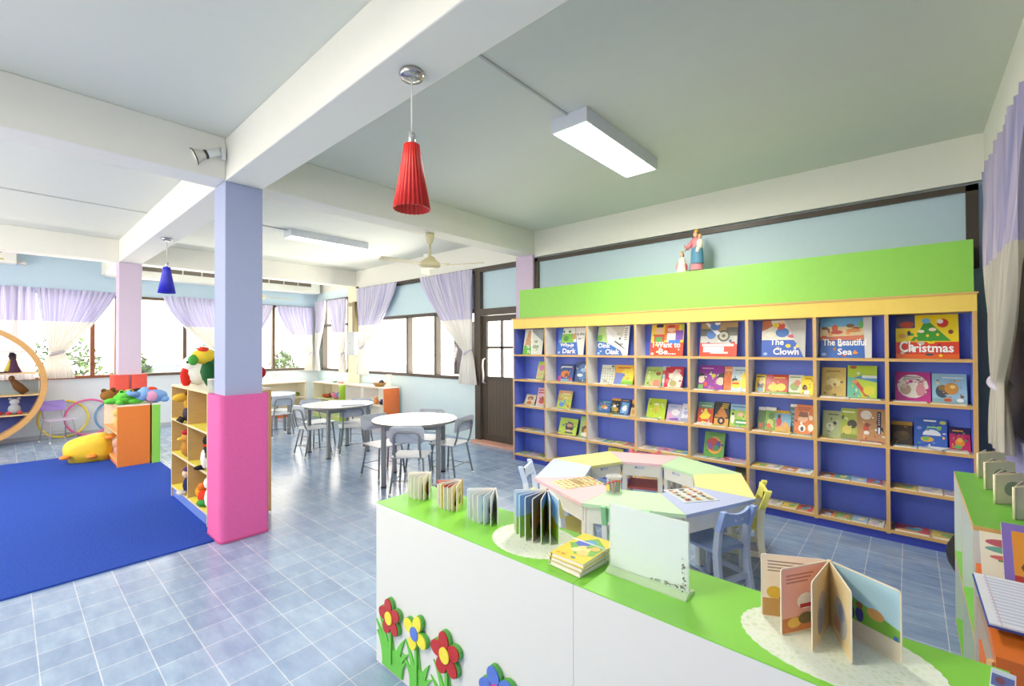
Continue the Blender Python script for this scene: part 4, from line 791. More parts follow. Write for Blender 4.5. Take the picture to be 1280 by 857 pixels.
MBk = [pg('#ece0c2', ('s',.1,.72,.9,.92,4,'#8a8070'), ('r',.02,.02,.98,.3,'#b88a4a'), ('e',.6,.42,.12,.12,'#e8dcc8'), ('e',.4,.36,.16,.1,'#b8603a'), ('e',.2,.4,.12,.1,'#d8b03a'), ('e',.5,.2,.16,.08,'#5a6a4a')),
       pg('#eaa89a', ('s',.1,.74,.7,.9,3,'#a86a66'), ('r',.02,.02,.98,.24,'#c8703a'), ('e',.5,.46,.18,.12,'#f2ece4'), ('r',.38,.36,.64,.42,'#b8282a'), ('e',.26,.16,.14,.08,'#e8b84a'), ('e',.5,.2,.16,.09,'#6a5a34'), ('e',.8,.44,.09,.14,'#4a3430')),
       pg('#e3c48a', ('e',.5,.4,.25,.3,'#b8b0a0'), ('e',.4,.3,.14,.2,'#8a8a90')),
       pg('#dfc590', ('e',.55,.4,.3,.28,'#a8a8a4'), ('e',.6,.5,.14,.12,'#7a8aa8'), ('e',.4,.26,.16,.12,'#b88a7a')),
       pg('#a9d2de', ('r',.02,.02,.98,.28,'#d8ccb0'), ('p',[(.02,.28),(.98,.28),(.98,.44),(.3,.62),(.02,.58)],'#6fb03a'), ('e',.66,.5,.12,.08,'#e0a05a'), ('e',.3,.38,.07,.12,'#34406a'), ('e',.44,.4,.06,.11,'#3a3a7a'), ('e',.3,.52,.05,.05,'#8a5a3a'), ('e',.44,.53,.05,.05,'#8a5a3a'), ('r',.9,.28,.96,.34,'#3a60b0'))]
fan_book('large cream board book with story pictures fanned on the lace doily', -.165, 1.462, CZ+.003, 0, 0, 5, .165, .17, [MBk[0], MBk[1], MBk[2], MBk[3], MBk[4]], '#e8d09a', FG, edge='#e9dcc0', angs=[207, 238, 264, 291, 333])
# doilies
def doily(label, x, y, rx, ry):
    m = bpy.data.materials.get('lace') 
    if not m:
        m = bpy.data.materials.new('lace'); m.use_nodes = True; nt = m.node_tree; b = nt.nodes['Principled BSDF']; b.inputs['Roughness'].default_value = .9
        tc = nt.nodes.new('ShaderNodeTexCoord'); vo = nt.nodes.new('ShaderNodeTexVoronoi'); vo.feature = 'DISTANCE_TO_EDGE'; vo.inputs['Scale'].default_value = 55
        nz = nt.nodes.new('ShaderNodeTexNoise'); nz.inputs['Scale'].default_value = 12
        rp = nt.nodes.new('ShaderNodeValToRGB'); rp.color_ramp.elements[0].color = lin('#e2ead6'); rp.color_ramp.elements[1].color = lin('#b7d49c'); rp.color_ramp.elements[1].position = .35
        ad = nt.nodes.new('ShaderNodeMath'); ad.operation = 'MULTIPLY'
        nt.links.new(tc.outputs['Object'], vo.inputs['Vector']); nt.links.new(tc.outputs['Object'], nz.inputs['Vector'])
        nt.links.new(vo.outputs['Distance'], ad.inputs[0]); nt.links.new(nz.outputs['Fac'], ad.inputs[1]); nt.links.new(ad.outputs[0], rp.inputs[0]); nt.links.new(rp.outputs[0], b.inputs['Base Color'])
    pts = []
    for k in range(160):
        a = TAU*k/160; q = 1 + .018*abs(math.sin(a*20)); pts.append((rx*q*math.cos(a), ry*q*math.sin(a)))
    return tag(MB().prism(pts, 0, .0015, m).build('lace_doily', None, (x, y, CZ+.0003)), label, 'doily')
doily('oval white lace doily under the tall sky-blue board book', -1.09, 1.358, .175, .142)
doily('large oval white lace doily under the open cream board book', -.145, 1.357, .205, .145)
# stacked books
SG = 'stacked yellow paperbacks on the counter'
names = [('lowest book of the small banded stack on the counter, white page edges', '#dcd6c0'), ('middle book of the small banded stack on the counter', '#c8b070'), ('yellow book topping the banded stack, animals on its cover', '#f0cf3a')]
zz = CZ+.0025
for i, (lab, cv) in enumerate(names):
    t = thing('picture_book', lab, 'book', (-.855+.002*i, 1.335, zz), R(-5+2*i), SG)
    box(-.062, .063, -.1, .1, .0015, .0135, PAGE).build('pages', t)
    c = MB(); c.box(-.065, .066, -.104, .104, 0, .0015, M(cv, .35)); c.box(-.065, .066, -.104, .104, .0135, .015, M(cv, .3)); c.box(-.067, -.065, -.104, .104, 0, .015, M(cv, .35))
    if i == 2:
        art(c, .131, .208, [('p',[(.04,.5),(.5,.95),(.96,.7),(.96,.3),(.5,.2)],'#5fae3a'), ('e',.35,.62,.2,.12,'#3a5ac0'), ('e',.5,.74,.14,.07,'#4a9ad0'), ('e',.55,.42,.2,.14,'#f0d880'), ('e',.66,.3,.16,.1,'#e8c86a'), ('e',.4,.34,.12,.08,'#f2e29a'), ('e',.6,.52,.05,.03,'#8a6a3a'), ('e',.8,.55,.12,.08,'#e8b84a'), ('t','C',.1,.06,.1,.05,'#c83a2a'), ('t','D',.26,.06,.1,.05,'#c83a2a'), ('e',.6,.08,.07,.03,'#5a8a9a')],
            T=Matrix.Translation((-.065, -.104, .015)) @ Matrix.Rotation(R(-90), 4, 'X'))
    c.build('cover', t); zz += .0155
bd = MB().tube([(-.07,0,.0),(-.07,0,.048),(.07,0,.048),(.07,0,.0)], .0025, M('#dfe6e6', .2), n=6)
tag(bd.build('plastic_band', None, (-.853, 1.37, CZ+.0025), rotz=R(-3)), 'clear band strapped across the small book stack', 'band')
# acrylic sign holder
sh = thing('sign_holder', 'clear acrylic sign holder with a blank white sheet on the counter', 'sign holder', (-.625, 1.345, CZ+.001))
ac = clear_mat('#e6f4ea', .25)
MB().box(-.132, .132, -.004, -.001, .012, .222, ac).box(-.132, .132, .003, .006, .012, .222, ac).build('clear_sleeve', sh)
MB().prism([(-.03,0),(.045,0),(.045,.004),(.006,.014),(-.012,.014),(-.03,.004)], -.132, .132, clear_mat('#d2ecc0', .5), plane='yz').build('base', sh)
s_ = MB().box(-.128, .128, .0, .002, .016, .22, M('#f1f7f5', .5, noise=.02)); rs = random.Random(5)
dots = []
for k in range(70):
    u = rs.random()
    if rs.random() < .5: dots.append(('e', .96+.04*rs.random()-.02, .5*u**1.3, .006+.006*rs.random(), .006+.008*rs.random(), rs.choice(['#3a3f34','#5a5a50','#6a7a5a','#7a4a3a'])))
    else: dots.append(('e', .98-.42*u**1.2, .03+.05*rs.random()*(1-u)+.01, .006+.008*rs.random(), .006+.006*rs.random(), rs.choice(['#3a3f34','#5a5a50','#6a7a5a','#8a9a6a'])))
art(s_, .256, .204, dots, T=Matrix.Translation((-.128, -.0045, .016)))
s_.build('paper_sheet', sh)
# photo card near the right end of the counter
quad_sheet('photo_card', 'small photo card on the counter corner near the green cabinet', 'card', ((.125,1.43),(.163,1.425),(.163,1.505),(.128,1.51)), CZ, '#d8dce4', [('r',.05,.05,.95,.95,'#4a5a9a'), ('e',.4,.4,.2,.2,'#6a3a4a'), ('r',.05,.7,.95,.95,'#b8c8d8')])

# ================================================================ RIGHT CABINET AND RACK
GC = thing('cabinet', 'green-topped low cabinet with wooden edges by the shaded curtain', 'cabinet', (.318, 2.91, 0))
X0, X1, Y0, Y1 = -.143, .142, -.49, .49
GP = M('#cdd5d6', .5)
box(X0, X1, Y0, Y1, .805, .823, WOODE, top=M('#62b238', .35)).build('top_panel', GC)
for y in (Y0, Y1-.018, .0): box(X0, X1, y, y+.018, 0, .805, GP, left=WOODE).build('side_panel' if y else 'divider', GC)
box(X1-.015, X1, Y0+.018, Y1-.018, 0, .805, GP).build('back_panel', GC)
for z in (.04, .4):
    for a, b in ((Y0+.018, 0), (.018, Y1-.018)): box(X0, X1-.015, a, b, z-.018, z, M('#68bd3c', .4), left=WOODE).build('shelf', GC)
for a, b in ((Y0+.018, 0), (.018, Y1-.018)): box(X0+.12, X0+.13, a, b, .4, .805, GP).build('inner_panel', GC)
RG = 'small board books standing on the green cabinet'
cab = [('cream board book standing open at the far end of the green cabinet', .258, 3.3), ('cream board book standing second from the far end of the green cabinet', .262, 3.06), ('cream and red board book standing third on the green cabinet', .268, 2.8), ('brown and cream board book standing closest on the green cabinet', .3, 2.6)]
for k, (lab, x, y) in enumerate(cab):
    P_ = [pg('#e6dcbc', ('e',.5,.5,.25,.25,'#8a9a7a')), pg('#d8cfae', ('e',.4,.4,.2,.3,['#5a6a4a','#6a5a7a','#a8283a','#5a4a2a'][k])), pg(['#cfc6a6','#b8a88a','#a02a3a','#6a4a2a'][k], ('e',.5,.5,.2,.2,'#3a3a34'))]
    fan_book(lab, x, y, .824, 0, 0, 4, .15, .125, P_, '#e8dcb4', RG, edge='#e6dab6', angs=[44, 52, 60, 74])
RK = thing('magazine_rack', 'orange and wood magazine rack in front of the green cabinet', 'rack', (.32, 2.15, 0))
ORG = M('#d8651c', .5)
box(-.14, -.125, -.24, .265, .0, .56, M('#a89484', .5)).build('side_panel', RK); box(.125, .14, -.24, .265, 0, .56, M('#a89484', .5)).build('side_panel', RK)
box(-.125, .125, -.24, -.225, .0, .56, ORG).build('front_panel', RK); MB().box(-.146, -.14, -.2, .12, .02, .47, ORG).build('side_inset', RK)
MB().prism([(-.245,.56),(-.225,.56),(.265,.66),(.265,.685),(-.245,.6)], -.14, .14, ORG, plane='yz').build('sloped_top', RK)
MB().tube([(-.146,-.22,.02),(-.146,-.215,.57)], .011, WOODL, n=4, smooth=False).build('corner_post', RK)
nb = MB().box(0, .24, 0, .27, 0, .006, M('#23408a', .5)); nb.box(.004, .24, .004, .268, .006, .012, M('#d9dce2', .6))
art(nb, .24, .27, [('s',.1,.06,.98,.96,14,'#b4c0d8'), ('r',.12,0,.13,1,'#c8a0b0')], T=Matrix.Translation((0,0,.012)) @ Matrix.Rotation(R(-90), 4, 'X'))
tag(nb.build('notebook', None, (.172, 1.985, .645), rot=(R(11), 0, R(3))), 'open lined notebook with blue cover lying on the sloped rack', 'notebook')
def lean_mag(label, x, y, z, w, h, items, cov, lean):
    mb = MB().box(0, w, 0, .006, 0, h, PAGE, front=M(cov, .4)); art(mb, w, h, items)
    tag(mb.build('magazine', None, (x, y, z), rot=(-lean, 0, 0)), label, 'magazine', 'magazines leaning on the green cabinet end')
lean_mag('cream magazine with fruit drawings leaning against the green cabinet end', .188, 2.3, .672, .21, .17, [('e',.3,.8,.24,.08,'#b04a5a'), ('e',.35,.66,.3,.07,'#5a9a8a'), ('s',.2,.4,.6,.56,2,'#4a8a4a'), ('e',.45,.2,.2,.1,'#a83a5a'), ('e',.3,.5,.2,.05,'#c85a5a')], '#e6dcc4', R(32))
lean_mag('orange picture book with purple border leaning in front of the cream magazine', .238, 2.265, .69, .2, .2, [('r',0,0,1,1,'#7a62b0'), ('r',.12,0,1,.88,'#e08a1c'), ('e',.5,.3,.3,.14,'#5a3a1a'), ('e',.6,.5,.3,.1,'#c86a14'), ('r',.12,0,1,.16,'#b8281f')], '#7a62b0', R(24))
bag = thing('black_bag', 'small black bag on the floor between bookcase and green cabinet', 'bag', (.27, 4.1, 0))
MB().ell((0,0,.15), (.1,.11,.148), M('#1a1a1e', .6), n=16, j=.03).build('bag_body', bag)
MB().tube([(-.05,0,.26),(-.04,0,.33),(.04,0,.33),(.05,0,.26)], .008, M('#26262a', .6)).build('handle', bag)
for lab, z, h, cols in (('red and brown leaflets pinned on the bookcase end, upper bundle', 1.5, .26, ('#7a3a34','#5a4a60')), ('yellow leaflet pinned on the bookcase end, lower bundle', 1.1, .24, ('#b89a3a','#8a8a7a'))):
    lf = thing('leaflet_bundle', lab, 'leaflets', (.3575, 4.6, z))
    for k, c in enumerate(cols): box(.0+.004*k, .003+.004*k, -.06+.03*k, .06+.03*k, 0, h-.03*k, M(c, .5)).build('leaflet', lf)

# ================================================================ ROUND TABLES AND METAL CHAIRS
def round_table(label, x, y, rot):
    t = thing('round_table', label, 'table', (x, y, 0), R(rot), 'round white tables')
    MB().prism(ellipse(0, 0, .475, .475, 48), .665, .69, M('#eceef0', .25, noise=.02), side=M('#6f716e', .5)).build('tabletop', t)
    LG = M('#85888a', .4, .4)
    for sx in (-1, 1):
        for sy in (-1, 1):
            l = MB().prism(rrect(sx*.29-.024, sy*.29-.024, sx*.29+.024, sy*.29+.024, .008, 2), .02, .664, LG).build('leg', t)
            box(sx*.29-.026, sx*.29+.026, sy*.29-.026, sy*.29+.026, 0, .02, M('#26262a')).build('foot_cap', l)
    r_ = MB()
    for s in (-1, 1): r_.box(-.27, .27, s*.29-.012, s*.29+.012, .61, .664, LG); r_.box(s*.29-.012, s*.29+.012, -.27, .27, .61, .664, LG)
    r_.build('rail', t)
TB = [('round white table closest to the counter', -4.22, 3.1, 45), ('round white table in the middle of the row', -6.15, 3.18, 0), ('round white table farthest off, half hidden by the lilac column', -8.4, 3.0, 0)]
for a in TB: round_table(*a)
def metal_chair(label, seatc='#c3c8cf', backc='#b3bccb', frame='#83878b', name='school_chair', sc=1):
    t = thing(name, label, 'chair', (0,0,0), 0, 'grey school chairs at the round tables')
    sm, bm_, fm = M(seatc, .4), M(backc, .4), M(frame, .35, .5)
    S = sc
    # sitting direction is local +y
    se = MB(); n = 8; w = .18*S
    for i in range(n):
        a, b = -.17+.35*i/n, -.17+.35*(i+1)/n
        za, zb_ = [.385 + .012*abs(q)*2*(1 if q < 0 else -.6) for q in (a, b)]
        se.add([(-w,a*S,za*S),(w,a*S,za*S),(w,b*S,zb_*S),(-w,b*S,zb_*S),(-w,a*S,za*S-.012),(w,a*S,za*S-.012),(w,b*S,zb_*S-.012),(-w,b*S,zb_*S-.012)], [(0,1,2,3),(7,6,5,4),(3,7,4,0),(1,5,6,2)] + ([(0,4,5,1)] if i == 0 else []) + ([(2,6,7,3)] if i == n-1 else []), sm)
    se.build('seat', t, bevel=.004)
    bk = MB(); pts = rrect(-.175*S, .53*S, .175*S, .705*S, .04*S, 4)
    def bend(p, off): return (p[0], (-.2 - .17*(p[1]/S-.53))*S + 1.1*p[0]*p[0]/S*-1 + .018*S + off + .02*S, p[1])
    k = len(pts); vs = [bend(p, 0) for p in pts] + [bend(p, .013) for p in pts]
    bk.add(vs, [tuple(range(k)), tuple(range(k, 2*k))[::-1]] + [(i, k+i, k+(i+1)%k, (i+1)%k) for i in range(k)], bm_)
    bk.build('backrest', t)
    MB().tube([(q[0]*S, q[1]*S, q[2]*S) for q in ((-.13,-.155,.375),(-.132,-.19,.45),(-.13,-.222,.6),(-.118,-.23,.635),(-.09,-.233,.65),(.09,-.233,.65),(.118,-.23,.635),(.13,-.222,.6),(.132,-.19,.45),(.13,-.155,.375))], .0115*S, fm).build('back_frame', t)
    for sx in (-1, 1):
        for yy, foot in ((-.13, -.2), (.135, .17)):
            l = MB().tube([(sx*.12*S, yy*S*.85, .372*S), (sx*.145*S, yy*S, .36*S), (sx*.15*S, (yy+(foot-yy)*.1)*S, .33*S), (sx*.175*S, foot*S, .012*S)], .011*S, fm).build('leg', t)
            MB().tube([(sx*.1745*S, foot*S, .03*S), (sx*.1755*S, foot*S*1.003, 0)], .0135*S, M('#e6e6e2', .5)).build('foot_cap', l)
        MB().tube([(sx*.165*S, -.175*S, .12*S), (sx*.165*S, .158*S, .12*S)], .005*S, fm, n=6).build('stretcher', t)
    MB().tube([(-.158*S,-.17*S,.15*S), (.158*S,-.17*S,.15*S)], .005*S, fm, n=6).build('stretcher', t)
    return t
proto = metal_chair('grey school chair turned its back to the counter at the closest round table')
def face(back, to):   # position of seat centre and heading from the middle of the backrest
    d = Vector(to) - Vector(back); return math.atan2(d.y, d.x) - math.pi/2
def put(o, bx_, by_, deg):
    d = Vector((math.cos(R(deg)), math.sin(R(deg)))); c = Vector((bx_, by_)) + d*.225
    o.location = (c.x, c.y, 0); o.rotation_euler = (0, 0, R(deg-90)); return c, R(deg-90)
put(proto, -3.77, 2.66, 130)
for bx_, by_, deg, lab in ((-4.83,2.94,0,'grey school chair on the window side of the closest round table, facing the door'), (-4.63,3.67,-62,'grey school chair behind the closest round table, against the pale blue wall'), (-3.84,3.53,192,'grey school chair between the closest round table and the brown door'),
        (-6.28,2.66,90,'grey school chair nearest the lilac column at the middle round table'), (-5.79,3.21,155,'grey school chair showing its back at the middle round table'), (-6.95,3.14,5,'grey school chair on the far side of the middle round table'), (-6.45,3.73,-50,'grey school chair behind the middle round table, by the low cabinets'),
        (-7.83,3.09,178,'grey school chair showing its back at the farthest round table'), (-8.65,3.46,-50,'grey school chair behind the farthest round table')):
    d = Vector((math.cos(R(deg)), math.sin(R(deg)))); c = Vector((bx_, by_)) + d*.225
    copy_tree(proto, (c.x, c.y, 0), R(deg-90), lab)
pc = metal_chair('small purple-backed child chair in front of the leaning hoops', '#b3a8c8', '#8f78d0', '#a5a2b0', sc=.92)
pc['group'] = 'small chairs by the hoops'; del pc['group']
pc.location = (-10.32, .58, 0); pc.rotation_euler = (0, 0, R(18-90))

# ================================================================ CEILING FIXTURES
EM = bpy.data.materials.new('lamp_glow'); EM.use_nodes = True
_nt = EM.node_tree; _b = _nt.nodes['Principled BSDF']; _b.inputs['Emission Color'].default_value = (1, .98, .95, 1); _b.inputs['Emission Strength'].default_value = 9
_n = _nt.nodes.new('ShaderNodeTexNoise'); _m = _nt.nodes.new('ShaderNodeMapRange'); _m.inputs[3].default_value = 8.6; _m.inputs[4].default_value = 9.4
_nt.links.new(_n.outputs['Fac'], _m.inputs[0]); _nt.links.new(_m.outputs[0], _b.inputs['Emission Strength'])
def batten(label, x0, x1, y0, y1, louvre=True):
    t = thing('ceiling_light', label, 'light', ((x0+x1)/2, (y0+y1)/2, ZC)); hw, hl = (x1-x0)/2, (y1-y0)/2
    hm = M('#d7dce4', .35)
    MB().box(-hw, hw, -hl, -hl+.01, -.1, -.001, hm).box(-hw, hw, hl-.01, hl, -.1, -.001, hm).box(-hw, -hw+.01, -hl+.01, hl-.01, -.1, -.001, hm).box(hw-.01, hw, -hl+.01, hl-.01, -.1, -.001, hm).box(-hw+.01, hw-.01, -hl+.01, hl-.01, -.02, -.001, hm).build('housing', t)
    for s in (-.5, .5): MB().tube([(s*hw, -hl+.03, -.05), (s*hw, hl-.03, -.05)], .014, EM, n=10).build('tube', t)
    lv = MB(); wm = M('#ffffff', .3, emit=1.2)
    n = 18
    for i in range(1, n): y = -hl + 2*hl*i/n; lv.box(-hw+.012, hw-.012, y-.003, y+.003, -.098, -.07, wm)
    lv.box(-.004, .004, -hl+.01, hl-.01, -.098, -.07, wm)
    lv.build('louvre', t)
    return t
batten('lit fluorescent ceiling fitting above the octagon tables', -1.92, -1.62, 2.6, 3.74)
batten('lit fluorescent ceiling fitting beyond the lilac column', -6.55, -6.3, 2.58, 3.75)
for lab, a, b in (('thin white cable trunking on the ceiling by the octagon light', (-1.78,1.4), (-1.78,2.6)), ('thin white cable trunking on the ceiling by the far light', (-6.42,1.4), (-6.42,2.58)), ('thin cable trunking across the ceiling above the carpet', (-6.85,-2.5), (-6.85,1.13))):
    tag(MB().box(-.008, .008, 0, b[1]-a[1], -.012, 0, M('#b9beb6', .6)).build('cable_trunking', None, (a[0], a[1], ZC)), lab, 'cable trunking')
def pendant(label, x, y, hexc, inner):
    t = thing('pendant_lamp', label, 'lamp', (x, y, ZB))
    MB().lathe([(0,0),(.055,0),(.06,-.012),(.052,-.03),(.02,-.035),(0,-.035)], M('#b5b2ac', .2, .9), 24).build('canopy', t)
    MB().tube([(0,0,-.035),(0,0,-.3)], .0035, M('#e8e6dc', .5), n=6).build('cord', t)
    MB().lathe([(.0,-.29),(.018,-.29),(.018,-.325),(.014,-.345),(0,-.345)], M('#c9ccc8', .15, .6), 16).build('socket', t)
    MB().lathe([(.028,-.342),(.036,-.345),(.042,-.4),(.085,-.65),(.082,-.65),(.038,-.4),(.028,-.35)], M(hexc, .45), 96, flute=.045, nfl=24).build('lamp_shade', t)
pendant('red pleated cone pendant lamp hanging from the long beam', -1.752, 1.27, '#e2231a', '#ff6a50')
pendant('blue pleated cone pendant lamp hanging from the long beam', -6.57, 1.265, '#1d1fc0', '#3a3ad8')
def fan(label, x, y, ztop, ang):
    t = thing('ceiling_fan', label, 'fan', (x, y, ztop), R(ang)); c = M('#d8cc9c', .4)
    MB().lathe([(0,0),(.05,0),(.05,-.03),(.035,-.1),(.012,-.125),(.012,-.13)], c, 20).build('canopy', t)
    MB().tube([(0,0,-.12),(0,0,-.27)], .013, c).build('rod', t)
    MB().lathe([(.012,-.25),(.05,-.27),(.07,-.3),(.115,-.335),(.125,-.36),(.11,-.385),(.05,-.4),(0,-.402)], c, 28).build('motor', t)
    for k in range(3):
        T = Matrix.Rotation(TAU*k/3, 4, 'Z')
        b = MB().prism([(.2,-.05),(.62,-.062),(.63,.05),(.2,.045)], -.372, -.366, c, T=T @ Matrix.Rotation(R(9), 4, 'X')).build('blade', t)
        MB().box(.1, .24, -.022, .022, -.366, -.358, c, T=T).build('bracket', b)
    box(-.05, .01, -.06, -.03, -.3, -.24, M('#f0ede0', .4)).build('control_box', t)
fan('cream ceiling fan near the door, hung from the cross beam', -4.1, 3.22, ZB, 22)
fan('cream ceiling fan half hidden behind the lilac column', -9.0, 3.1, ZB, 75)
sp = thing('spotlight', 'white spotlight clamped to the beam corner above the lilac column', 'spotlight', (-3.95, 1.12, 2.99))
MB().box(0, .03, -.03, .0, -.05, .05, M('#dfe2de', .4)).build('bracket', sp)
A = Matrix.Translation((.02, -.05, .0)) @ Matrix.Rotation(R(116), 4, 'X') @ Matrix.Rotation(R(-8), 4, 'Y')
MB().lathe([(.0,-.01),(.028,-.01),(.03,.08),(.026,.09)], M('#e6e9e6', .4), 18, T=A).build('lamp_body', sp)
MB().lathe([(.031,.075),(.034,.08),(.034,.09),(.03,.095)], M('#2a2a26', .5), 18, T=A).build('collar', sp)
MB().lathe([(.028,.09),(.04,.13),(.06,.165),(.056,.165),(.035,.13)], M('#cfcdc0', .25, .4), 22, T=A).build('reflector', sp)
MB().lathe([(.058,.16),(.062,.163),(.06,.17),(.056,.168)], M('#3a382e', .4), 22, T=A).build('rim', sp)
MB().lathe([(.056,.155),(.03,.162),(0,.165)], M('#dfe0d8', .1, emit=.3), 20, T=A).build('lens', sp)
acu = thing('air_conditioner', 'white wall air conditioner high above the sheer curtain', 'air conditioner', (XL+.002, -.3, 2.82))
MB().box(0, .22, -.5, .42, .02, .28, M('#eceae2', .4)).build('casing', acu, bevel=.015)
g = MB()
for k in range(5): g.box(.22, .226, -.4, .26, .17+k*.018, .18+k*.018, M('#5a524a', .5))
g.build('grille', acu); MB().box(.22, .224, .1, .28, .06, .09, M('#c8b86a', .4)).build('badge', acu)
MB().tube([(.1,.42,.06),(.1,.5,.06),(.08,.52,.03)], .025, M('#eceae2', .5)).build('pipe', acu)
# electric box
eb = thing('electric_box', 'light grey electric box with brown conduit on the cream column', 'electric box', (-8.88, YB-.048, 1.34))
box(-.19, .13, -.12, 0, 0, .49, M('#b4bcc2', .45)).build('casing', eb, bevel=.008)
box(-.04, -.025, -.125, -.12, .22, .27, M('#6a6f70', .4)).build('latch', eb)
MB().box(.0, .1, -.08, 0, .49, 1.13, M('#8a7a52', .5)).box(-.2, .0, -.06, 0, 1.05, 1.12, M('#9a8a62', .5)).build('conduit', eb)

# ================================================================ CABINETS AND TOYS
def cabinet(name, label, loc, rotz, w, d, h, cols, rows, body, edge, backm=None, lend=None, rend=None, topm=None, shelfm=None, plinth=None, group=None, cat='cabinet', z0=.08):
    t = thing(name, label, cat, loc, rotz, group)     # open front faces local -y, x from 0 to w
    th = .018
    box(0, th, 0, d, 0, h-th, body, front=edge, left=lend).build('side_panel', t); box(w-th, w, 0, d, 0, h-th, body, front=edge, right=rend).build('side_panel', t)
    box(0, w, 0, d, h-th, h, topm or body, front=edge).build('top_panel', t)
    box(th, w-th, d-.01, d, 0, h-th, backm or body).build('back_panel', t)
    for c in range(1, cols): x = w*c/cols; box(x-th/2, x+th/2, 0, d-.01, z0, h-th, body, front=edge).build('divider', t)
    for r_ in range(rows):
        z = z0 + (h-z0)*r_/rows
        for c in range(cols):
            a = w*c/cols + (th/2 if c else th); b = w*(c+1)/cols - (th/2 if c < cols-1 else th)
            box(a, b, 0, d-.01, z-th, z, shelfm or body, front=edge).build('shelf', t)
    box(th, w-th, .012, .03, 0, z0-th, plinth or body).build('plinth', t)
    return t
TAN = wood('#cda568'); YSH = M('#e8d84a', .45); PALE = M('#efe6cf', .5)
cabinet('toy_shelf', 'beige wooden toy shelf of six cells beside the pink column pad', (-5.6, 1.12, .0131), 0, 1.22, .5, 1.12, 2, 3, TAN, wood('#e3cfa0'), backm=TAN, shelfm=YSH, topm=PALE, plinth=M('#5a78c8', .5), cat='shelf', z0=.11)
box(0, .0, 0, 0, 0, 0, TAN)
cabinet('toy_cabinet', 'orange-sided low toy cabinet standing on the blue carpet', (-8.5, .93, .0131), 0, 1.1, .325, .77, 1, 2, PALE, wood('#dcb878'), rend=M('#ee7a2a', .45), shelfm=M('#ea9a54', .45), topm=PALE, plinth=M('#e0702a'))
cabinet('toy_cabinet', 'lime green sided low toy cabinet next to the orange one', (-8.5, 1.27, .0131), 0, 1.14, .085, .77, 1, 1, M('#7fd24a', .45), wood('#dcb878'), rend=M('#82d64c', .45), topm=M('#eef2e4', .4))
lowm = M('#f3ead2', .5); ORE = M('#ee6f2c', .5)
GL = 'low open cabinets along the far walls'
la = cabinet('low_cabinet', 'low open cabinet against the far window wall with orange plinth', (-10.05, 3.45, 0), R(90), 1.0, .4, .75, 1, 2, lowm, wood('#e9c9a0'), plinth=ORE, shelfm=lowm, group=GL)
lb = cabinet('low_cabinet', 'low open cabinet with lime end in front of the cream column', (-9.85, 4.5, 0), 0, 1.18, .44, .75, 1, 2, lowm, wood('#e9c9a0'), rend=M('#a6d83a', .45), plinth=M('#bfe07a'), shelfm=M('#cfe6a0'), group=GL)
lc = cabinet('low_cabinet', 'low open white cabinet with orange end behind the middle table', (-8.65, 4.62, 0), 0, 1.4, .34, .75, 2, 2, M('#f4f0e8', .5), wood('#f0c9a4'), rend=ORE, plinth=ORE, shelfm=M('#f4efe4'), group=GL)
# toys in cabinets -------------------------------------------------------------------
def toy(label, loc, parts, rotz=0, group='soft toys on the shelves', name='plush_toy', cat='toy', s=1):
    t = thing(name, label, cat, loc, rotz, group)
    for pn, items in parts:
        mb = MB()
        for it in items:
            if it[0] == 'e': mb.ell([q*s for q in it[1]], [q*s for q in it[2]], M(it[3], .9, noise=.15, scale=90, bump=.3, spec=.1), rot=it[4] if len(it) > 4 else None)
            elif it[0] == 't': mb.tube([[q*s for q in p] for p in it[1]], [q*s for q in it[2]] if isinstance(it[2], list) else it[2]*s, M(it[3], .9, noise=.15, scale=90, spec=.1))
        mb.build(pn, t)
    return t
GF = .0131
TZT = .7705+GF-.0131+.0131
GT = 'soft toys piled on the orange and lime cabinets'
toy('green frog soft toy sprawled on the orange cabinet', (-7.53, 1.02, TZT), [('body',[('e',(0,0,.075),(.1,.12,.075),'#4fb83a'),('e',(.02,-.12,.05),(.05,.09,.04),'#4fb83a'),('e',(.06,.1,.04),(.06,.09,.035),'#4fb83a'),('e',(.07,-.06,.04),(.06,.04,.035),'#58c040')]), ('head',[('e',(.03,.0,.12),(.075,.085,.055),'#5cc244'),('e',(.06,-.04,.165),(.025,.025,.025),'#5cc244'),('e',(.06,.045,.165),(.025,.025,.025),'#5cc244')]), ('eye',[('e',(.08,-.045,.17),(.012,.012,.014),'#222222')]), ('eye',[('e',(.08,.045,.17),(.012,.012,.014),'#222222')])], group=GT)
toy('blue elephant soft toy with pink ears lying on the cabinets', (-7.5, 1.22, TZT), [('body',[('e',(0,.1,.085),(.095,.14,.085),'#6f9fd8'),('e',(.05,.2,.04),(.05,.05,.04),'#6f9fd8')]), ('head',[('e',(.04,-.03,.11),(.085,.08,.08),'#78a6de'),('t',[(.08,-.08,.12),(.1,-.16,.14),(.1,-.2,.17)],[.04,.028,.022],'#78a6de')]), ('ear',[('e',(.1,.05,.09),(.025,.06,.07),'#e89ac0')]), ('ear',[('e',(-.04,.0,.16),(.03,.05,.05),'#7fa8dc')])], group=GT)
toy('brown and black soft toy at the back of the cabinet pile', (-7.95, 1.06, TZT), [('body',[('e',(0,0,.08),(.12,.2,.08),'#7a4a24'),('e',(.05,.15,.09),(.1,.11,.085),'#2a2220')]), ('head',[('e',(.05,-.16,.1),(.08,.08,.075),'#8a5a2a')]), ('ear',[('e',(.06,-.2,.16),(.03,.03,.03),'#5a3a1a')]), ('ear',[('e',(.06,-.11,.17),(.03,.03,.03),'#5a3a1a')])], group=GT)
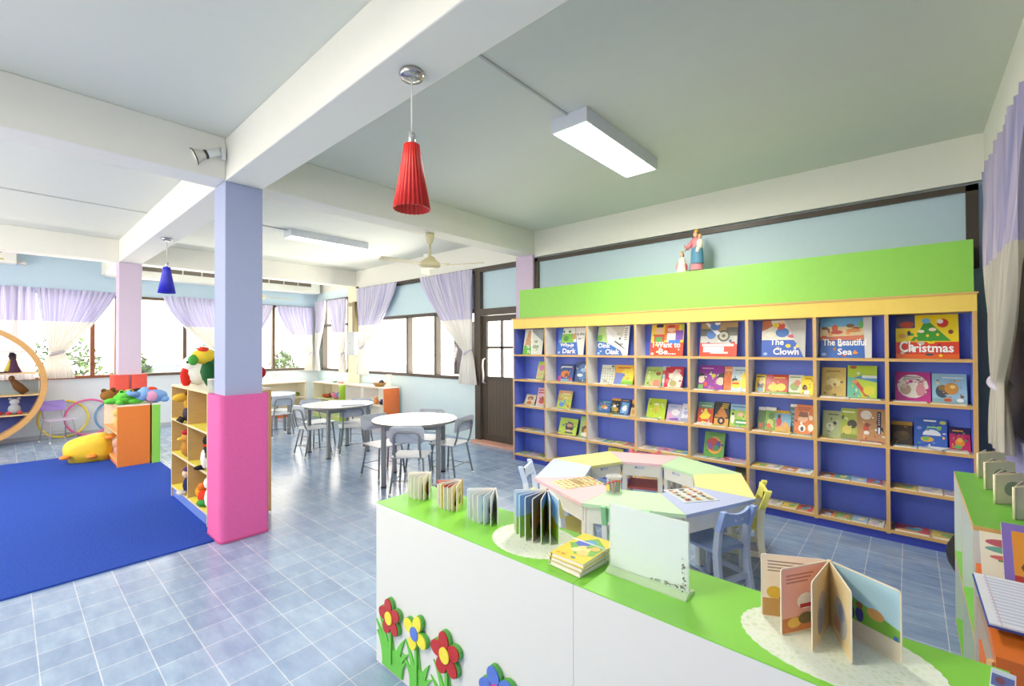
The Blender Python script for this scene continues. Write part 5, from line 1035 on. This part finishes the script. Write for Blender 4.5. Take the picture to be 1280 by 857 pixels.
toy('red soft toy at the end of the cabinet pile', (-7.9, 1.36, TZT), [('body',[('e',(0,.0,.08),(.13,.085,.08),'#c8301f')]), ('head',[('e',(.1,-.02,.13),(.07,.07,.06),'#d03a28')]), ('snout',[('e',(.16,-.03,.12),(.035,.03,.03),'#e8803a')])], group=GT)
toy('orange soft toy between the frog and the brown one', (-7.72, 1.1, TZT), [('body',[('e',(0,.02,.06),(.09,.09,.06),'#e8822a')]), ('head',[('e',(.03,-.02,.13),(.06,.06,.05),'#ee8f3a')]), ('snout',[('e',(.085,-.03,.12),(.025,.025,.02),'#f2d8b0')])], group=GT)
# on the beige shelf
BZ = 1.12+.0136
toy('white duck soft toy with a hanging red beak on the beige shelf', (-5.3, 1.27, BZ), [('body',[('e',(0,.0,.12),(.1,.13,.12),'#f1efe6')]), ('head',[('e',(.02,-.06,.21),(.075,.08,.075),'#f4f2ea')]), ('beak',[('e',(.03,-.1,.09),(.04,.05,.1),'#d8281f')]), ('eye',[('e',(.08,-.1,.23),(.012,.012,.014),'#2a3a2a')])], group='soft toys on top of the beige shelf')
toy('dark green parrot soft toy with yellow head, on the beige shelf', (-4.85, 1.3, BZ), [('body',[('e',(0,.02,.15),(.12,.14,.15),'#1f5a30')]), ('wing',[('e',(.05,-.06,.13),(.07,.05,.12),'#174a26')]), ('head',[('e',(.0,-.09,.29),(.09,.1,.075),'#e8c83a')]), ('crest',[('e',(.02,-.1,.35),(.06,.045,.03),'#d83a2a')]), ('beak',[('e',(.04,-.18,.26),(.04,.04,.05),'#3f9a3a')])], group='soft toys on top of the beige shelf')
gj = thing('glass_jar', 'small clear glass jar on the beige shelf end by the column', 'jar', (-4.5, 1.2, BZ))
MB().lathe([(0,0),(.045,0),(.05,.01),(.05,.08),(.042,.09)], clear_mat('#dfe6dc', .4), 20).build('jar_body', gj); MB().lathe([(.044,.088),(.05,.09),(.05,.1),(0,.102)], M('#d8d6cc', .3), 20).build('lid', gj)
toy('dark red soft toy on the beige shelf beyond the lilac column', (-4.6, 1.54, BZ), [('body',[('e',(0,.0,.09),(.12,.07,.09),'#a01822')]), ('head',[('e',(.09,.02,.14),(.06,.06,.06),'#b01c28')])], group='soft toys on top of the beige shelf')
cellz = [.11+.0136, .11+1.01/3+.0136, .11+2.02/3+.0136]
XA, XB = -5.3, -4.69
toy('giraffe soft toy in the top cell of the beige shelf', (-5.14, 1.165, cellz[2]), [('body',[('e',(0,.0,.08),(.055,.055,.08),'#3f3a44')]), ('leg',[('t',[(-.02,-.05,.05),(-.02,-.08,.01)],[.022,.026],'#2a2624')]), ('leg',[('t',[(.03,-.05,.05),(.03,-.08,.01)],[.022,.026],'#2a2624')]), ('neck',[('t',[(0,0,.13),(0,-.02,.22)],[.035,.03],'#e0a83a')]), ('head',[('e',(-.01,-.06,.235),(.045,.07,.04),'#e8b03a')]), ('horn',[('t',[(-.015,-.03,.26),(-.02,-.03,.295)],.009,'#8a5a24')]), ('horn',[('t',[(.02,-.03,.26),(.025,-.03,.295)],.009,'#8a5a24')])], s=1)
toy('brown bird soft toy in a red hat, middle cell of the beige shelf', (-5.14, 1.175, cellz[1]), [('body',[('e',(0,.0,.09),(.07,.075,.09),'#b8792e')]), ('head',[('e',(0,-.02,.19),(.055,.055,.05),'#c88a3a')]), ('hat',[('e',(0,-.01,.24),(.065,.06,.03),'#a8202a')]), ('beak',[('e',(.0,-.075,.185),(.02,.03,.015),'#e8c04a')])])
toy('dark doll in a purple cap, bottom cell of the beige shelf', (-5.14, 1.165, cellz[0]), [('body',[('e',(0,.0,.08),(.055,.05,.08),'#26264a')]), ('head',[('e',(0,-.01,.19),(.045,.045,.045),'#e0c0a8')]), ('cap',[('e',(0,.0,.225),(.05,.05,.03),'#4a2a5a')]), ('foot',[('e',(-.02,-.06,.02),(.022,.04,.02),'#d8d4cc')]), ('foot',[('e',(.035,-.06,.02),(.022,.04,.02),'#d8d4cc')])])
toy('black and white penguin soft toy, middle cell by the column', (-4.5, 1.18, cellz[1]), [('body',[('e',(0,.0,.12),(.075,.07,.12),'#1f1f24')]), ('belly',[('e',(0,-.04,.1),(.05,.04,.09),'#eceae4')]), ('head',[('e',(0,-.01,.25),(.055,.055,.05),'#1f1f24')]), ('scarf',[('e',(0,-.005,.21),(.06,.06,.018),'#c8281f')]), ('foot',[('e',(-.04,-.07,.02),(.035,.05,.02),'#1a1a1e')])])
toy('white soft doll in the bottom cell by the column', (-4.47, 1.18, cellz[0]), [('body',[('e',(0,.0,.1),(.065,.06,.1),'#efeeea')]), ('head',[('e',(0,-.01,.23),(.055,.055,.055),'#f4f2ee')]), ('ear',[('e',(-.03,0,.285),(.018,.018,.03),'#efeeea')]), ('ear',[('e',(.03,0,.285),(.018,.018,.03),'#efeeea')])])
toy('orange, red and green parrot soft toy in the bottom shelf cell', (-4.66, 1.18, cellz[0]), [('body',[('e',(0,.0,.07),(.075,.06,.07),'#d8321f')]), ('wing',[('e',(-.08,-.02,.1),(.05,.04,.05),'#f09a2a',(R(30),'Y'))]), ('tail',[('e',(.04,-.03,.03),(.06,.05,.03),'#2f8a3a')]), ('head',[('e',(-.02,-.02,.155),(.04,.04,.035),'#e8702a')])])
toy('tan soft toy on the upper shelf inside the orange cabinet', (-7.75, 1.0, .08+.345+.0136), [('body',[('e',(0,.0,.1),(.08,.06,.1),'#d8ac5a')]), ('head',[('e',(0,-.02,.22),(.06,.055,.055),'#e0b868')]), ('ear',[('e',(-.04,0,.27),(.02,.02,.025),'#c89a4a')]), ('ear',[('e',(.04,0,.27),(.02,.02,.025),'#c89a4a')])])
toy('pinkish soft toy on the lower shelf inside the orange cabinet', (-7.75, 1.0, .08+.0136), [('body',[('e',(0,.0,.08),(.09,.06,.08),'#c88a7a')]), ('head',[('e',(.02,-.02,.18),(.06,.055,.055),'#d89a86')])])
# far cabinets' contents
rf = random.Random(21)
def small_box(label, loc, sz, col, group): tag(box(-sz[0]/2, sz[0]/2, -sz[1]/2, sz[1]/2, 0, sz[2], M(col, .5)).build('toy_block', None, loc, bevel=.004), label, 'toy', group)
toy('dark red toy lying in the lime-ended cabinet', (-9.5, 4.65, .4151), [('body',[('e',(0,0,.04),(.18,.08,.04),'#a8402a')]), ('head',[('e',(.16,0,.06),(.05,.05,.05),'#7a3a2a')])], group='toys in the far low cabinets')
toy('pink and blue toy heap in the lime-ended cabinet', (-9.1, 4.66, .4151), [('body',[('e',(0,0,.06),(.12,.08,.06),'#d8708a')]), ('head',[('e',(.1,0,.09),(.06,.06,.055),'#7a8ac8')]), ('arm',[('e',(-.08,-.03,.1),(.05,.05,.045),'#e8a0b0')])], group='toys in the far low cabinets')
toy('yellow and green toy on the cabinet below the far window', (-10.25, 4.2, .4151), [('body',[('e',(0,0,.04),(.08,.14,.04),'#b8a03a')]), ('head',[('e',(0,.14,.05),(.05,.05,.045),'#5a8a3a')])], group='toys in the far low cabinets')
small_box('green marker box on top of the lime-ended cabinet', (-9.25, 4.7, .7505), (.1,.06,.03), '#3a9a5a', 'boxes on the far low cabinets')
small_box('pink eraser box on top of the lime-ended cabinet', (-9.0, 4.7, .7505), (.16,.06,.025), '#d87a7a', 'boxes on the far low cabinets')
toy('small orange toy on the shelf of the orange-ended cabinet', (-7.65, 4.72, .4151), [('body',[('e',(0,0,.05),(.06,.05,.05),'#e88a4a')]), ('head',[('e',(0,-.01,.12),(.04,.04,.035),'#f0b07a')])], group='toys in the far low cabinets')
toy('dark toy car shape on the shelf of the orange-ended cabinet', (-7.45, 4.72, .4151), [('body',[('e',(0,0,.04),(.08,.05,.04),'#2a2a34')]), ('cabin',[('e',(0,0,.08),(.04,.04,.03),'#3a4a8a')])], group='toys in the far low cabinets')
bk = thing('wicker_basket', 'small wicker basket on top of the orange-ended cabinet', 'basket', (-7.62, 4.77, .7505))
MB().lathe([(0,0),(.08,0),(.12,.06),(.125,.075),(.115,.07),(.075,.012)], wood('#b07a34'), 24, flute=.03, nfl=12).build('bowl', bk)
MB().ell((-.03,0,.08), (.05,.05,.05), M('#e8e4dc', .8)).ell((.05,.01,.08), (.045,.045,.05), M('#2a2a2e', .8)).build('contents', bk)
pf = thing('framed_photo', 'small cream framed photo standing behind the wicker basket', 'frame', (-7.38, 4.82, .7505))
box(-.08, .08, -.008, .008, 0, .24, M('#e8dcc8', .5)).build('frame', pf); box(-.06, .06, -.01, -.008, .02, .22, M('#f4efe6', .4)).build('picture', pf)
nt_ = MB().box(0, .004, 0, .38, 0, .24, M('#f2f4f2', .6)); nt_.box(.004, .0045, .05, .33, .15, .17, M('#b8c0c0')); nt_.box(.004, .0045, .05, .28, .1, .115, M('#c4caca'))
tag(nt_.build('paper_notice', None, (XL-.001, 3.92, .72)), 'white paper notice on the wall below the far corner window', 'notice')

# cushion ---------------------------------------------------------------------------
cu = thing('floor_cushion', 'yellow animal-shaped floor cushion with orange paws on the carpet', 'cushion', (-8.2, .74, .0125), R(80))
mb = MB(); n = 28
vs, L = [], 14
for i in range(L+1):
    ph = math.pi*i/L
    for k in range(n):
        t = TAU*k/n; c, s = math.cos(t), math.sin(t); sg = lambda q, p: math.copysign(abs(q)**p, q)
        x_, y_, z_ = .24*sg(math.sin(ph), .6)*sg(c, .6), .2*sg(math.sin(ph), .6)*sg(s, .6), .16*sg(math.cos(ph), .7)
        z_ *= 1 + .25*(x_/.27) + .05*math.sin(9*x_+5*y_); z_ += .0
        vs.append((x_, y_, z_+.17 if z_ > -.1 else .002+.5*(z_+.19)*.1))
mb.add(vs, [(i*n+k, (i+1)*n+k, (i+1)*n+(k+1)%n, i*n+(k+1)%n) for i in range(L) for k in range(n)], M('#f0c62a', .6, noise=.15, scale=8, bump=.4), smooth=True)
mb.build('body', cu)
for x_, y_, z_ in ((.22,-.16,.3),(-.2,-.2,.1),(.25,.12,.29),(.05,-.2,.08)): MB().ell((x_,y_,z_), (.055,.04,.03), M('#e8842a', .7)).build('paw', cu)
# hoops -----------------------------------------------------------------------------
for lab, y, r_, c, dx in (('yellow hoop leaning on the far wall behind the purple chair', .66, .3, '#e8cf3a', 0), ('pink hoop leaning on the far wall between yellow and blue hoops', .97, .3, '#dd5a9a', .045), ('blue hoop leaning on the far wall beside the orange cabinet', 1.33, .28, '#5a94c0', 0)):
    mb = MB(); mb.tube([(0, r_*math.cos(TAU*k/40), r_*math.sin(TAU*k/40)) for k in range(41)], .017, M(c, .4), n=8, cap=False)
    tag(mb.build('hoop', None, (XL+.08+dx, y, r_*math.cos(R(10))+.02), rot=(0, R(-7), 0)), lab, 'hoop', 'plastic hoops leaning on the far wall')
# moon shelf --------------------------------------------------------------------------
ms = thing('round_shelf', 'large round wooden moon shelf standing before the sheer curtain', 'shelf', (-10.2, -.5, 0))
RM = .95; mw = wood('#cf9a58'); n = 64
mb = MB(); vs = []
for k in range(n):
    a = TAU*k/n
    for r_, x_ in ((RM,0),(RM,-.3),(RM-.07,-.3),(RM-.07,0)): vs.append((x_, r_*math.cos(a), RM + r_*math.sin(a)))
mb.add(vs, [(4*k+j, 4*((k+1)%n)+j, 4*((k+1)%n)+(j+1)%4, 4*k+(j+1)%4) for k in range(n) for j in range(4)], mw)
mb.build('rim', ms)
for z in (1.46, 1.13, .79, .49):
    hw = math.sqrt((RM-.07)**2 - (z-RM)**2); box(-.28, -.005, -hw, hw, z-.018, z, WOODL if z < 1.4 else M('#cfd2d4', .3)).build('shelf', ms)
pts = []
zt = .79; an = math.asin((zt-RM)/(RM-.07))
for k in range(25): a = math.pi - an + (2*an + math.pi)*k/24; pts.append(((RM-.07)*math.cos(a), RM + (RM-.07)*math.sin(a)))
MB().prism(pts, -.29, -.28, M('#2c3f8e', .6), plane='yz').build('back_panel', ms)
box(-.29, -.28, -.86, .86, .79, 1.0, M('#8a9aa0', .6)).build('middle_back', ms)
for y in (-.75, -.25): box(-.26, -.04, y-.0, y+.012, .5, 1.13, WOODL).build('divider', ms)
MG = 'figures on the round moon shelf'
toy('dark witch-like doll with pointed hat on the moon shelf', (-10.33, .08, 1.133), [('body',[('t',[(0,0,0),(0,0,.1),(0,0,.22)],[.1,.06,.03],'#4a2f4a')]), ('head',[('e',(0,0,.23),(.04,.04,.04),'#3a2f30')]), ('hat',[('t',[(0,0,.25),(0,-.02,.33)],[.05,.008],'#2a2030')]), ('broom',[('t',[(.05,-.06,.02),(.05,-.03,.2)],[.03,.008],'#c8b04a')])], group=MG)
tag(MB().lathe([(0,0),(.16,.005),(.17,.015),(.07,.02),(.05,.05),(0,.055)], M('#1c1a20', .6), 24).build('black_hat', None, (-10.26, -.15, 1.133)), 'flat black hat lying on the moon shelf', 'hat', MG)
toy('brown carved figure leaning on the moon shelf', (-10.32, .12, .793), [('body',[('t',[(0,.1,.02),(0,.02,.12),(0,-.04,.22)],[.05,.06,.03],'#5a3a1f')]), ('head',[('e',(0,-.05,.25),(.035,.035,.045),'#6a4424')])], group=MG)
toy('grey teddy bear with red feet on the moon shelf', (-10.3, .1, .493), [('body',[('e',(0,0,.08),(.06,.07,.08),'#9aa0a8')]), ('head',[('e',(0,0,.19),(.05,.055,.05),'#a8aeb4')]), ('ear',[('e',(0,-.045,.24),(.02,.02,.02),'#9aa0a8')]), ('ear',[('e',(0,.045,.24),(.02,.02,.02),'#9aa0a8')]), ('foot',[('e',(.05,-.06,.025),(.04,.03,.025),'#c03a3a')]), ('foot',[('e',(.05,.06,.025),(.04,.03,.025),'#c03a3a')])], group=MG)
toy('small red lizard toy on the moon shelf', (-10.25, -.1, .493), [('body',[('e',(0,0,.03),(.04,.1,.03),'#a8302a')]), ('head',[('e',(0,-.1,.045),(.03,.04,.03),'#b83a2a')])], group=MG)

# ================================================================ CAMERA, LIGHT, WORLD
cam = bpy.data.cameras.new('camera'); co = bpy.data.objects.new('camera', cam); COL.objects.link(co)
cam.sensor_width = 36; cam.lens = 36*561/1280; cam.clip_start = .02; cam.clip_end = 200
yaw, pitch, roll = R(-41.51), R(.5), R(-.2)
F_ = Vector((math.sin(yaw)*math.cos(pitch), math.cos(yaw)*math.cos(pitch), math.sin(pitch)))
r0 = Vector((math.cos(yaw), -math.sin(yaw), 0)); u0 = r0.cross(F_)
r2 = math.cos(roll)*r0 + math.sin(roll)*u0; u2 = r2.cross(F_)
mtx = Matrix((r2, u2, -F_)).transposed().to_4x4(); mtx.translation = (0, 0, 1.5)
co.matrix_world = mtx
scene.camera = co
wd = bpy.data.worlds.new('sky'); scene.world = wd; wd.use_nodes = True
bg = wd.node_tree.nodes['Background']; bg.inputs[0].default_value = (1, .985, .95, 1); bg.inputs[1].default_value = 6.5
def area(name, loc, direction, sx, sy, power, col=(1,1,1)):
    l = bpy.data.lights.new(name, 'AREA'); l.shape = 'RECTANGLE'; l.size = sx; l.size_y = sy; l.energy = power; l.color = col
    o = bpy.data.objects.new(name, l); COL.objects.link(o); o.location = loc
    o.rotation_euler = Vector(direction).to_track_quat('-Z', 'Y').to_euler(); return o
area('window_light', (-6.4, -3.8, .55), (0, 1, .7), 6, .6, 80, (1, .98, .93))
area('window_light', (-11.5, 2.0, .5), (1, 0, .7), 6, .6, 300, (1, .98, .93))
area('window_light', (-7.0, 5.75, .5), (0, -1, .7), 3.4, .6, 120, (1, .98, .93))
area('added_fill_light', (-1.2, -1.6, 1.9), (-.25, .7, .65), 2.0, 1.2, 12, (1, .97, .92))  # added upward fill lamp to brighten the ceiling; no real source hangs here
for x, y in ((-1.77, 3.17), (-1.77, -.6), (-6.42, -.6)):
    area('tube_light', (x, y, 3.02), (0, 0, -1), .3, 1.2, 44, (1, .98, .94))
scene.view_settings.view_transform = 'Standard'; scene.view_settings.look = 'None'
scene.view_settings.use_white_balance = True; scene.view_settings.white_balance_temperature = 7100
scene.view_settings.exposure = .66; scene.view_settings.gamma = 1.15
cy = scene.cycles
cy.use_denoising = True; cy.max_bounces = 8; cy.diffuse_bounces = 5; cy.transparent_max_bounces = 12
cy.sample_clamp_indirect = 6; cy.caustics_reflective = False; cy.caustics_refractive = False
